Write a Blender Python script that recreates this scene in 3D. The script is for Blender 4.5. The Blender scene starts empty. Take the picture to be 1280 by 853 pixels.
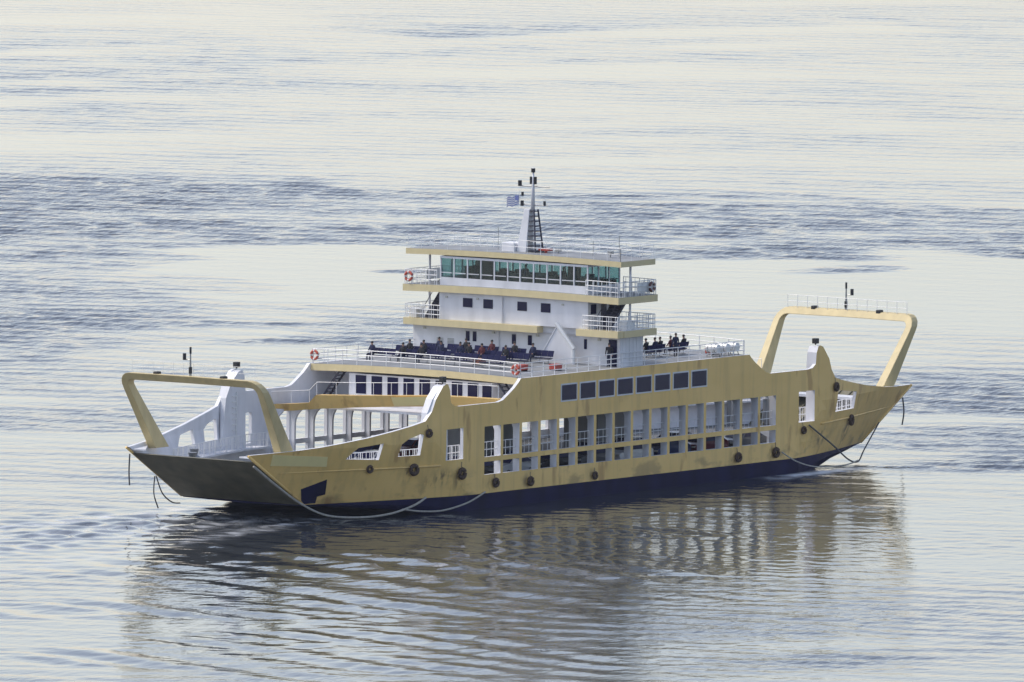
import bpy, bmesh, math, random
import numpy as np
from mathutils import Vector, Matrix, geometry

SC = bpy.context.scene
COL = SC.collection
R = math.radians
random.seed(7)

# ------------------------------------------------------------------ camera
cam_d = bpy.data.cameras.new('camera')
cam = bpy.data.objects.new('camera', cam_d)
COL.objects.link(cam)
CAM = Vector((-958.1596, -707.1644, 107.6402))
cr = Vector((0.59528811, -0.80345842, 0.00930826))
cu = Vector((0.05986822, 0.0559031, 0.99663967))
cf = Vector((0.80127889, 0.59273048, -0.08138007))
cam.matrix_world = Matrix(((cr.x, cu.x, -cf.x, CAM.x), (cr.y, cu.y, -cf.y, CAM.y), (cr.z, cu.z, -cf.z, CAM.z), (0, 0, 0, 1)))
cam_d.sensor_width = 36.0
cam_d.lens = 20007.6 * 36.0 / 1280.0
cam_d.clip_start = 5.0
cam_d.clip_end = 60000.0
SC.camera = cam

# ------------------------------------------------------------------ sky, sun, exposure
SUN_AZ = R(-22)        # direction towards the sun, measured from +y towards +x
SUN_EL = R(52)
world = bpy.data.worlds.new('World')
SC.world = world
world.use_nodes = True
wn = world.node_tree
sky = wn.nodes.new('ShaderNodeTexSky')
sky.sky_type = 'NISHITA'
sky.sun_disc = False
sky.sun_elevation = SUN_EL
sky.sun_rotation = SUN_AZ
sky.air_density = 1.0
sky.dust_density = 2.0
sky.ozone_density = 1.5
sky.altitude = 0
bg = wn.nodes['Background']
bg.inputs['Strength'].default_value = 0.12
wn.links.new(sky.outputs[0], bg.inputs['Color'])
# bank of thin bright cloud low over the horizon, strongest beyond the ferry, broken by soft streaks
VEIL, VEIL_COL, VEIL_H = 0.41, (1.0, 0.83, 0.68), 0.36
def wnode(t, **k):
    n = wn.nodes.new(t)
    for a, b in k.items(): setattr(n, a, b)
    return n
def wmath(op, a, b=None):
    n = wnode('ShaderNodeMath', operation=op)
    for i, v in enumerate((a, b)):
        if v is None: continue
        if isinstance(v, (int, float)): n.inputs[i].default_value = v
        else: wn.links.new(v, n.inputs[i])
    return n.outputs[0]
wtc = wnode('ShaderNodeTexCoord'); wsep = wnode('ShaderNodeSeparateXYZ'); wn.links.new(wtc.outputs['Generated'], wsep.inputs[0])
fall = wmath('POWER', 2.718, wmath('DIVIDE', wmath('ABSOLUTE', wsep.outputs[2]), -VEIL_H))
dotn = wnode('ShaderNodeVectorMath', operation='DOT_PRODUCT'); wn.links.new(wtc.outputs['Generated'], dotn.inputs[0]); dotn.inputs[1].default_value = (0.62, 0.78, 0)
ahead = wmath('POWER', wmath('MULTIPLY_ADD', dotn.outputs['Value'], 0.22), 1.6)  # veil added all round, not only ahead, as warm fill for the near side
wn.nodes[ahead.node.inputs[0].links[0].from_node.name].inputs[2].default_value = 0.78
wmp = wnode('ShaderNodeMapping'); wmp.inputs['Scale'].default_value = (2.0, 2.0, 9.0); wnz = wnode('ShaderNodeTexNoise'); wnz.inputs['Scale'].default_value = 1.5; wnz.inputs['Detail'].default_value = 5
wn.links.new(wtc.outputs['Generated'], wmp.inputs[0]); wn.links.new(wmp.outputs[0], wnz.inputs['Vector'])
cl = wmath('MULTIPLY', wmath('MULTIPLY', fall, ahead), wmath('MULTIPLY_ADD', wnz.outputs[0], 0.9))
wn.nodes[cl.node.inputs[1].links[0].from_node.name].inputs[2].default_value = 0.55
bg2 = wnode('ShaderNodeBackground'); bg2.inputs['Color'].default_value = (*VEIL_COL, 1)
wn.links.new(wmath('MULTIPLY', cl, VEIL), bg2.inputs['Strength'])
wadd = wnode('ShaderNodeAddShader'); wn.links.new(bg.outputs[0], wadd.inputs[0]); wn.links.new(bg2.outputs[0], wadd.inputs[1])
wn.links.new(wadd.outputs[0], wn.nodes['World Output'].inputs['Surface'])

sun_d = bpy.data.lights.new('sun', 'SUN')
sun_d.energy = 1.3
sun_d.angle = R(12)
sun_d.color = (1.0, 0.93, 0.82)
sun = bpy.data.objects.new('sun', sun_d)
COL.objects.link(sun)
sd = Vector((math.sin(SUN_AZ) * math.cos(SUN_EL), math.cos(SUN_AZ) * math.cos(SUN_EL), math.sin(SUN_EL)))
sun.rotation_euler = sd.to_track_quat('Z', 'Y').to_euler()
sun.location = sd * 200

vs = SC.view_settings
vs.view_transform = 'Standard'
vs.look = 'None'
vs.exposure = 0.68
vs.gamma = 1.0
vs.use_curve_mapping = False
SC.cycles.max_bounces = 8
SC.cycles.transparent_max_bounces = 12

# ------------------------------------------------------------------ materials
def mat(name, col, rough=0.5, metal=0.0, spec=0.5, var=0.0, vscale=1.5):
    m = bpy.data.materials.new(name); m.use_nodes = True
    nt = m.node_tree; b = nt.nodes['Principled BSDF']
    b.inputs['Base Color'].default_value = (*col, 1)
    b.inputs['Roughness'].default_value = rough
    b.inputs['Metallic'].default_value = metal
    b.inputs['Specular IOR Level'].default_value = spec
    if var:
        tc = nt.nodes.new('ShaderNodeTexCoord')
        mp = nt.nodes.new('ShaderNodeMapping'); mp.inputs['Scale'].default_value = (vscale, vscale, vscale * 0.35)
        nz = nt.nodes.new('ShaderNodeTexNoise'); nz.inputs['Scale'].default_value = 1.0; nz.inputs['Detail'].default_value = 6
        mr = nt.nodes.new('ShaderNodeMapRange'); mr.inputs['From Min'].default_value = 0.3; mr.inputs['From Max'].default_value = 0.7
        mr.inputs['To Min'].default_value = 1 - var; mr.inputs['To Max'].default_value = 1 + var * 0.5
        hs = nt.nodes.new('ShaderNodeMix'); hs.data_type = 'RGBA'; hs.blend_type = 'MULTIPLY'; hs.inputs[0].default_value = 1.0
        nt.links.new(tc.outputs['Object'], mp.inputs[0]); nt.links.new(mp.outputs[0], nz.inputs['Vector'])
        nt.links.new(nz.outputs[0], mr.inputs[0])
        hs.inputs[6].default_value = (*col, 1)
        nt.links.new(mr.outputs[0], hs.inputs[7]); nt.links.new(hs.outputs[2], b.inputs['Base Color'])
    return m

YEL = (0.88, 0.60, 0.215)
def hull_paint():
    """yellow topside paint with grime, scuffs along the rubbing line and rust weeps"""
    m = mat('yellow_hull_paint', YEL, 0.42)
    nt = m.node_tree; b = nt.nodes['Principled BSDF']; N = nt.nodes.new; L = nt.links.new
    tc = N('ShaderNodeTexCoord')
    def noise(sc, det=5):
        mp = N('ShaderNodeMapping'); mp.inputs['Scale'].default_value = sc
        n = N('ShaderNodeTexNoise'); n.inputs['Scale'].default_value = 1; n.inputs['Detail'].default_value = det
        L(tc.outputs['Object'], mp.inputs[0]); L(mp.outputs[0], n.inputs['Vector']); return n.outputs[0]
    def rng(s, a, c, lo, hi):
        r = N('ShaderNodeMapRange'); r.interpolation_type = 'SMOOTHSTEP'
        for k, v in zip(('From Min', 'From Max', 'To Min', 'To Max'), (a, c, lo, hi)): r.inputs[k].default_value = v
        L(s, r.inputs[0]); return r.outputs[0]
    def mul(a, c):
        r = N('ShaderNodeMath'); r.operation = 'MULTIPLY'; L(a, r.inputs[0])
        if isinstance(c, float): r.inputs[1].default_value = c
        else: L(c, r.inputs[1])
        return r.outputs[0]
    def mix(f, a, c):
        r = N('ShaderNodeMix'); r.data_type = 'RGBA'; L(f, r.inputs[0])
        for s, v in ((6, a), (7, c)):
            if isinstance(v, tuple): r.inputs[s].default_value = (*v, 1)
            else: L(v, r.inputs[s])
        return r.outputs[2]
    sep = N('ShaderNodeSeparateXYZ'); L(tc.outputs['Object'], sep.inputs[0])
    low = rng(sep.outputs[2], 1.0, 3.4, 1.0, 0.0)
    base = mix(rng(noise((0.16, 0.16, 0.35)), 0.3, 0.7, 0.0, 1.0), (YEL[0] * .95, YEL[1] * .94, YEL[2] * .9), (YEL[0] * 1.05, YEL[1] * 1.05, YEL[2] * 1.08))
    streak = mul(rng(noise((1.6, 1.6, 0.10), 6), 0.48, 0.64, 0.0, 1.0), 0.16)
    base = mix(streak, base, (0.33, 0.25, 0.12))
    scuff = mul(mul(rng(noise((0.30, 0.30, 0.55), 7), 0.53, 0.64, 0.0, 1.0), low), 0.45)
    base = mix(scuff, base, (0.10, 0.075, 0.06))
    rust = mul(rng(noise((0.8, 0.8, 0.22), 7), 0.58, 0.68, 0.0, 1.0), 0.45)
    base = mix(rust, base, (0.30, 0.13, 0.045))
    # black rubber scuffs where the busiest fenders rub
    def mth(op, a, c=None):
        n = N('ShaderNodeMath'); n.operation = op
        for i, v in enumerate((a, c)):
            if v is None: continue
            if isinstance(v, (int, float)): n.inputs[i].default_value = v
            else: L(v, n.inputs[i])
        return n.outputs[0]
    tot = None
    for cx_, cz_, wx, wz in ((-23.6, 2.35, .8, .55), (-21.9, 2.15, .45, .8), (-17.9, 1.5, .6, .4), (-13.6, 1.45, .5, .45), (-5.4, 1.4, .4, .4), (12.6, 1.5, .45, .5), (17.4, 1.5, .5, .5), (24.6, 2.2, .9, .6), (29.4, 2.2, .6, 1.0), (-26.9, 2.9, .4, .6)):
        dx = mth('DIVIDE', mth('SUBTRACT', sep.outputs[0], cx_), wx); dz = mth('DIVIDE', mth('SUBTRACT', sep.outputs[2], cz_), wz)
        e = mth('POWER', 2.718, mth('MULTIPLY', mth('ADD', mth('MULTIPLY', dx, dx), mth('MULTIPLY', dz, dz)), -1.0))
        tot = e if tot is None else mth('ADD', tot, e)
    base = mix(mul(mul(tot, rng(noise((2.2, 2.2, 1.3), 6), 0.38, 0.60, 0.0, 1.0)), 0.8), base, (0.075, 0.05, 0.042))
    L(base, b.inputs['Base Color'])
    # plating: slight buckling between the frames
    bp = N('ShaderNodeBump'); bp.inputs['Strength'].default_value = 0.25; bp.inputs['Distance'].default_value = 0.05
    L(noise((0.7, 0.7, 0.7), 2), bp.inputs['Height']); L(bp.outputs[0], b.inputs['Normal'])
    return m

def clear_glass():
    m = bpy.data.materials.new('wheelhouse_glass'); m.use_nodes = True
    nt = m.node_tree; nt.nodes.remove(nt.nodes['Principled BSDF'])
    tr = nt.nodes.new('ShaderNodeBsdfTransparent'); tr.inputs[0].default_value = (0.58, 0.72, 0.74, 1)
    gl = nt.nodes.new('ShaderNodeBsdfGlossy'); gl.inputs['Roughness'].default_value = 0.03
    mx = nt.nodes.new('ShaderNodeMixShader'); mx.inputs[0].default_value = 0.04
    nt.links.new(tr.outputs[0], mx.inputs[1]); nt.links.new(gl.outputs[0], mx.inputs[2])
    nt.links.new(mx.outputs[0], nt.nodes['Material Output'].inputs[0])
    return m

M = dict(
    yellow=hull_paint(),
    fascia=mat('pale_yellow_trim', (0.74, 0.62, 0.35), 0.45, var=0.08),
    portal=mat('portal_yellow_paint', (0.64, 0.51, 0.25), 0.5, var=0.16),
    plate=mat('yellow_name_panel', (0.90, 0.76, 0.36), 0.5, var=0.05),
    white=mat('white_deckhouse_paint', (0.76, 0.76, 0.79), 0.42, var=0.14, vscale=0.9),
    rail=mat('white_rail_paint', (0.80, 0.80, 0.80), 0.4),
    navy=mat('navy_boot_paint', (0.008, 0.008, 0.050), 0.6, spec=0.15, var=0.4, vscale=0.5),
    ramp=mat('dark_grey_ramp_steel', (0.165, 0.152, 0.10), 0.6, var=0.3, vscale=0.8),
    deck=mat('grey_deck_paint', (0.26, 0.27, 0.28), 0.7, var=0.25, vscale=0.7),
    cardeck=mat('worn_car_deck', (0.16, 0.165, 0.17), 0.75, var=0.35, vscale=0.6),
    dark=mat('dark_tinted_glass', (0.012, 0.012, 0.050), 0.2, spec=0.2),
    glass=clear_glass(),
    black=mat('black_fitting', (0.02, 0.02, 0.022), 0.5),
    rubber=mat('worn_tyre_rubber', (0.10, 0.062, 0.042), 0.85, var=0.5, vscale=4),
    rope=mat('pale_hemp_rope', (0.42, 0.40, 0.36), 0.9, var=0.25, vscale=6),
    darkrope=mat('wet_dark_rope', (0.10, 0.10, 0.11), 0.8),
    ring=mat('red_orange_lifebuoy', (0.55, 0.10, 0.06), 0.5),
    seat=mat('navy_seat_plastic', (0.012, 0.014, 0.06), 0.7, spec=0.15),
    steel=mat('grey_steel', (0.30, 0.31, 0.32), 0.4, 0.6),
    red=mat('red_paint', (0.45, 0.06, 0.04), 0.45),
    orange=mat('orange_plastic', (0.42, 0.18, 0.10), 0.5),
    blue=mat('flag_blue_cloth', (0.16, 0.20, 0.46), 0.8),
    raft=mat('white_fibreglass', (0.78, 0.78, 0.77), 0.3),
    skin=mat('skin', (0.42, 0.24, 0.17), 0.6),
    hair=mat('dark_hair', (0.02, 0.016, 0.014), 0.6),
    shoe=mat('dark_shoes', (0.02, 0.02, 0.02), 0.5),
    denim=mat('dark_denim', (0.025, 0.03, 0.06), 0.8),
    stair=mat('dark_stair_steel', (0.05, 0.05, 0.075), 0.6),
    lens=mat('lamp_lens', (0.55, 0.55, 0.5), 0.15),
    tyre=mat('car_tyre', (0.02, 0.02, 0.02), 0.7),
    rim=mat('alloy_rim', (0.5, 0.5, 0.52), 0.3, 0.8),
)
def cloth(name, c): return mat(name, c, 0.85)
def carpaint(name, c): return mat(name, c, 0.22)

# ------------------------------------------------------------------ mesh helpers
class MB:
    def __init__(s): s.v = []; s.f = []; s.m = []
    def add(s, vs, fs, mi=0):
        o = len(s.v); s.v += [tuple(v) for v in vs]
        for f in fs: s.f.append(tuple(o + i for i in f)); s.m.append(mi)
    def box(s, x0, x1, y0, y1, z0, z1, mi=0):
        vs = [(x, y, z) for x in (x0, x1) for y in (y0, y1) for z in (z0, z1)]
        s.add(vs, [(0, 1, 3, 2), (4, 6, 7, 5), (0, 4, 5, 1), (2, 3, 7, 6), (0, 2, 6, 4), (1, 5, 7, 3)], mi)
    def hexa(s, p, mi=0):     # 8 points: bottom ring 0-3, top ring 4-7
        s.add(p, [(3, 2, 1, 0), (4, 5, 6, 7), (0, 1, 5, 4), (1, 2, 6, 5), (2, 3, 7, 6), (3, 0, 4, 7)], mi)
    def tube(s, pts, r, n=6, mi=0, cap=True, closed=False):
        pts = [Vector(p) for p in pts]; k = len(pts); rings = []
        for i, p in enumerate(pts):
            a = pts[(i - 1) % k] if (i or closed) else p; c = pts[(i + 1) % k] if (i < k - 1 or closed) else p
            t = (c - a).normalized(); u = t.orthogonal().normalized() if abs(t.z) > .95 else Vector((0, 0, 1)).cross(t).normalized(); w = t.cross(u)
            rr = r[i] if isinstance(r, (list, tuple)) else r
            rings.append([p + (u * math.cos(2 * math.pi * j / n) + w * math.sin(2 * math.pi * j / n)) * rr for j in range(n)])
        fs = []
        for i in range(k if closed else k - 1):
            b = (i + 1) % k
            for j in range(n): fs.append((i * n + j, i * n + (j + 1) % n, b * n + (j + 1) % n, b * n + j))
        if cap and not closed: fs += [tuple(range(n))[::-1], tuple((k - 1) * n + j for j in range(n))]
        s.add([q for rg in rings for q in rg], fs, mi)
    def prism(s, poly, fn, a, b, mi=0, mside=None):   # poly of 2D pts, fn(p,q,h)->xyz
        n = len(poly)
        s.add([fn(p, q, a) for p, q in poly] + [fn(p, q, b) for p, q in poly], [tuple(range(n))[::-1], tuple(range(n, 2 * n))], mi)
        o = len(s.v) - 2 * n
        for i in range(n):
            s.f.append((o + i, o + (i + 1) % n, o + n + (i + 1) % n, o + n + i)); s.m.append(mi if mside is None else mside)
    def torus(s, c, ax, R_, r, n=18, m=8, mi=0):
        ax = Vector(ax).normalized(); u = ax.orthogonal().normalized(); w = ax.cross(u); c = Vector(c)
        s.tube([c + (u * math.cos(2 * math.pi * i / n) + w * math.sin(2 * math.pi * i / n)) * R_ for i in range(n)], r, m, mi, closed=True)
    def build(s, name, mats, parent=None, smooth=False, bevel=0.0, loc=None):
        me = bpy.data.meshes.new(name); me.from_pydata(s.v, [], s.f)
        if not isinstance(mats, (list, tuple)): mats = [mats]
        for m in mats: me.materials.append(m)
        me.polygons.foreach_set('material_index', s.m)
        bm = bmesh.new(); bm.from_mesh(me); bmesh.ops.recalc_face_normals(bm, faces=bm.faces); bm.to_mesh(me); bm.free()
        if smooth: me.polygons.foreach_set('use_smooth', [True] * len(me.polygons))
        o = bpy.data.objects.new(name, me); COL.objects.link(o)
        if parent: o.parent = parent
        if loc: o.location = loc
        if bevel:
            b = o.modifiers.new('bevel', 'BEVEL'); b.width = bevel; b.segments = 2; b.limit_method = 'ANGLE'
        return o

def tag(o, label=None, cat=None, group=None, kind=None):
    for k, v in (('label', label), ('category', cat), ('group', group), ('kind', kind)):
        if v: o[k] = v
    return o
def empty(name, loc, label, cat, group=None, rz=0.0):
    o = bpy.data.objects.new(name, None); COL.objects.link(o); o.location = loc; o.rotation_euler = (0, 0, rz)
    o.empty_display_size = 0.3
    return tag(o, label, cat, group)
KIDS = {}
def copy_tree(o, parent=None):
    c = o.copy(); COL.objects.link(c)
    if parent: c.parent = parent
    for ch in [k for k in bpy.data.objects if k.parent == o]: copy_tree(ch, c)
    return c

def subdiv(poly, step):
    out = []
    for i, a in enumerate(poly):
        b = poly[(i + 1) % len(poly)]; n = max(1, int(math.hypot(b[0] - a[0], b[1] - a[1]) / step))
        out += [(a[0] + (b[0] - a[0]) * k / n, a[1] + (b[1] - a[1]) * k / n) for k in range(n)]
    return out
def inside(p, poly):
    c = False; j = len(poly) - 1
    for i in range(len(poly)):
        (xi, yi), (xj, yj) = poly[i], poly[j]
        if (yi > p[1]) != (yj > p[1]) and p[0] < (xj - xi) * (p[1] - yi) / (yj - yi) + xi: c = not c
        j = i
    return c

def railing(mb, path, h=1.05, rails=(1.0, 0.62, 0.3), post=1.4, r=0.03, base=None, balusters=0.0):
    """stanchions and rails along a path of floor points"""
    for fr in rails: mb.tube([(p[0], p[1], p[2] + h * fr) for p in path], r, 4)
    for a, b in zip(path, path[1:]):
        a = Vector(a); b = Vector(b); L = (b - a).length; n = max(1, round(L / post))
        for k in range(n + (1 if b == Vector(path[-1]) and path[-1] != path[0] else 0)):
            q = a.lerp(b, k / n); mb.tube([q, q + Vector((0, 0, h))], r, 4)
        if balusters:
            n = max(1, round(L / balusters))
            for k in range(n):
                q = a.lerp(b, (k + .5) / n); mb.tube([q, q + Vector((0, 0, h))], r * .6, 4)

# ------------------------------------------------------------------ water
WZ = -0.25                      # water level (z = 0 is 0.88 m below the navy paint line)
yaw = 0.9339001
def build_water():
    fwd = np.array([math.sin(yaw), math.cos(yaw)]); rgt = np.array([math.cos(yaw), -math.sin(yaw)])
    def axis(lo, hi, step, far):
        a = list(np.arange(lo, hi + 1e-6, step)); d = step; x = hi
        while x < far: d *= 1.35; x += d; a.append(x)
        d = step; x = lo; pre = []
        while x > -far: d *= 1.35; x -= d; pre.append(x)
        return np.array(pre[::-1] + a)
    U = axis(-185, 640, 0.45, 16000); V = axis(-72, 72, 0.33, 16000)
    uu, vv = np.meshgrid(U, V, indexing='ij')
    x = uu * fwd[0] + vv * rgt[0]; y = uu * fwd[1] + vv * rgt[1]
    rs = np.random.RandomState(11)
    def waves(lmin, lmax, spread, n, main=0.0, even=False):
        """unit rms-slope sum of sines, crests mostly across the main direction; even flattens the wave groups"""
        s = np.zeros_like(uu); c = np.zeros_like(uu) if even else None
        for _ in range(n):
            lam = lmin * (lmax / lmin) ** rs.rand(); th = main + rs.randn() * spread; k = 2 * math.pi / lam
            ph = k * (uu * math.cos(th) + vv * math.sin(th)) + rs.rand() * 2 * math.pi
            s += (1 / k) * np.sin(ph)
            if even: c += (1 / k) * np.cos(ph)
        if even:
            a = np.sqrt(s * s + c * c); s = s / (0.25 + 0.75 * a / a.mean())
        return s * math.sqrt(2.0 / n)
    warp1 = waves(60, 160, 1.2, 10) / 16.0; warp2 = waves(18, 60, 1.2, 12) / 5.0; warp3 = waves(25, 90, .35, 14) / 8.0
    warp4 = waves(9, 26, 0.5, 16) / 2.5
    un = uu + 9 * warp1 + 6 * warp2 + 4 * warp4; vn = vv + 4 * warp2 + 3 * warp1 + 3 * warp4
    def blob(u0, v0, su, sv, p=2.0, tilt=0.0):
        a = np.abs((un - u0 - tilt * (vn - v0)) / su) ** p + np.abs((vn - v0) / sv) ** p
        return 1 / (1 + np.exp(np.clip(5 * (a - 1), -50, 50)))
    # ruffled water where the breeze touches it, slicks where it does not
    ruf = 0.20 + 0.06 * warp3
    ruf += 0.75 * blob(263, -2, 36, 400, 4, -0.28)          # long breeze lane beyond the ferry
    ruf += 0.68 * blob(185, -62, 108, 28, 3)                # ruffled water off the left end
    ruf += 0.55 * blob(142, -22, 14, 26, 2)
    ruf += 0.50 * blob(75, 52, 48, 34, 3)                   # off the right end
    ruf += 0.30 * blob(62, -42, 22, 26, 3)
    ruf += 0.25 * blob(470, -50, 60, 26, 2)
    ruf += 0.30 * blob(560, 20, 12, 40, 2)
    ruf += 0.22 * blob(-100, 30, 26, 22, 2)
    ruf -= 0.9 * blob(206, 24, 20, 28, 2)
    ruf -= 0.6 * blob(198, -15, 30, 22, 2)
    ruf -= 0.13 * blob(-70, -4, 62, 30, 2.5)
    ruf -= 0.25 * blob(172, 34, 34, 34, 3)
    ruf -= 0.25 * blob(-30, 40, 22, 14, 2)
    ruf = np.clip(ruf * (1 + 0.22 * warp4 + 0.18 * warp2), 0.03, 1.1)
    edge = np.clip((700 - np.abs(uu)) / 200, 0, 1) * np.clip((110 - np.abs(vv)) / 40, 0, 1)
    h_ = waves(3.0, 7.0, 0.28, 60, 0.25, True)
    z = 0.100 * ruf * h_ + 0.050 * ruf * waves(1.6, 3.0, 0.5, 50, 0.2, True) + 0.003 * waves(4, 11, 0.5, 24, -0.1) * (0.35 + ruf)
    # wake: crossing wash behind and beside the hull, near side
    wash = blob(-95, -9, 60, 19, 2.5)
    z += 0.056 * wash * waves(3.8, 6.0, 0.09, 9, 0.95) + 0.014 * wash * waves(3.0, 6.0, 0.3, 10, -0.3) + 0.024 * blob(-75, 0, 80, 40, 2.5) * waves(1.3, 2.8, 0.7, 50)
    # turbulent stern wash at the left end (ferry local x < -30)
    tx = np.clip((-x - 26) / 10, 0, 1) * np.exp(-((y + 1 + 0.10 * (x + 34)) / (7.5 + 0.10 * np.clip(-x - 34, 0, 80))) ** 2) * np.exp(-np.clip(-x - 34, 0, 200) / 38.0)
    z += 0.20 * tx * waves(1.6, 4.5, 1.0, 40)
    z = WZ + z * edge
    foam = np.clip(tx * (0.1 + 1.2 * waves(0.9, 3.0, 0.9, 30)) - 0.12, 0, 1) * 0.65
    d_ = np.clip(-x - 34, 0, 200); nzf = np.clip(0.3 + 1.3 * waves(0.9, 3.0, 0.9, 40), 0, 1.2)
    for yc, k_, wd, am in ((6.2, .05, .8, .75), (1.5, 0, 1.6, .3), (-2.5, -.03, 1.1, .5), (-6.0, -.16, .8, .65)):
        foam += am * nzf * np.clip((-x - 32) / 3, 0, 1) * np.exp(-((y - yc - k_ * d_) / (wd + .03 * d_)) ** 2) * np.exp(-d_ / 36)
    foam += 0.9 * np.clip(0.6 + 0.9 * waves(1.0, 3, 0.9, 20), 0, 1) * np.exp(-((x + 33.5) / 1.6) ** 2 - ((y - 6.3) / 1.5) ** 2)
    bowx = np.clip((x - 14) / 6, 0, 1) * np.clip((30 - x) / 5, 0, 1) * np.exp(-((np.abs(y) - 10.9 - .12 * np.clip(20 - x, 0, 9)) / 1.0) ** 2)
    foam += np.clip(bowx * (0.9 + 1.2 * waves(1.0, 3, 1.0, 20)), 0, 1)
    nv = len(U) * len(V); me = bpy.data.meshes.new('water')
    me.vertices.add(nv)
    co = np.stack([x, y, z], -1).reshape(-1, 3).astype(np.float32)
    me.vertices.foreach_set('co', co.ravel())
    nu, nw = len(U), len(V)
    idx = np.arange(nv).reshape(nu, nw)
    q = np.stack([idx[:-1, :-1], idx[1:, :-1], idx[1:, 1:], idx[:-1, 1:]], -1).reshape(-1, 4)[:, ::-1]
    nq = len(q)
    me.loops.add(nq * 4); me.loops.foreach_set('vertex_index', q.ravel().astype(np.int32))
    me.polygons.add(nq); me.polygons.foreach_set('loop_start', np.arange(0, nq * 4, 4, dtype=np.int32))
    me.polygons.foreach_set('use_smooth', np.ones(nq, dtype=bool))
    me.update(calc_edges=True)
    for nm, a in (('ruffle', ruf), ('foam', foam)):
        at = me.attributes.new(nm, 'FLOAT', 'POINT'); at.data.foreach_set('value', a.ravel().astype(np.float32))
    o = bpy.data.objects.new('water', me); COL.objects.link(o)
    m = bpy.data.materials.new('sea_water'); m.use_nodes = True; nt = m.node_tree; N = nt.nodes.new; L = nt.links.new
    b = nt.nodes['Principled BSDF']
    b.inputs['Base Color'].default_value = (0.030, 0.036, 0.046, 1)
    b.inputs['IOR'].default_value = 1.333
    b.inputs['Roughness'].default_value = 0.03
    tc = N('ShaderNodeTexCoord')
    ar = N('ShaderNodeAttribute'); ar.attribute_name = 'ruffle'
    af = N('ShaderNodeAttribute'); af.attribute_name = 'foam'
    mp = N('ShaderNodeMapping'); mp.inputs['Rotation'].default_value = (0, 0, yaw); mp.inputs['Scale'].default_value = (0.8, 1.5, 1)
    nz = N('ShaderNodeTexNoise'); nz.inputs['Scale'].default_value = 1.0; nz.inputs['Detail'].default_value = 3
    L(tc.outputs['Object'], mp.inputs[0]); L(mp.outputs[0], nz.inputs['Vector'])
    bs = N('ShaderNodeMath'); bs.operation = 'MULTIPLY_ADD'; bs.inputs[1].default_value = 0.8; bs.inputs[2].default_value = 0.10
    L(ar.outputs['Fac'], bs.inputs[0])
    bp = N('ShaderNodeBump'); bp.inputs['Distance'].default_value = 0.16
    L(bs.outputs[0], bp.inputs['Strength']); L(nz.outputs[0], bp.inputs['Height']); L(bp.outputs[0], b.inputs['Normal'])
    fo = N('ShaderNodeBsdfDiffuse'); fo.inputs[0].default_value = (0.75, 0.77, 0.80, 1)
    mx = N('ShaderNodeMixShader'); L(af.outputs['Fac'], mx.inputs[0]); L(b.outputs[0], mx.inputs[1]); L(fo.outputs[0], mx.inputs[2])
    L(mx.outputs[0], nt.nodes['Material Output'].inputs[0])
    me.materials.append(m)
    return tag(o, kind='structure')
build_water()

# ------------------------------------------------------------------ ferry: hull form
def xe(z): return 34.5 + (min(max(z, .3), 5.2) - .5) / 4.4 * 7.2
def HB(x, z):
    s = min(max((abs(x) / xe(z) - .58) / .42, 0), 1.3); return 9.9 - 4.3 * s ** 1.25

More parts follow.
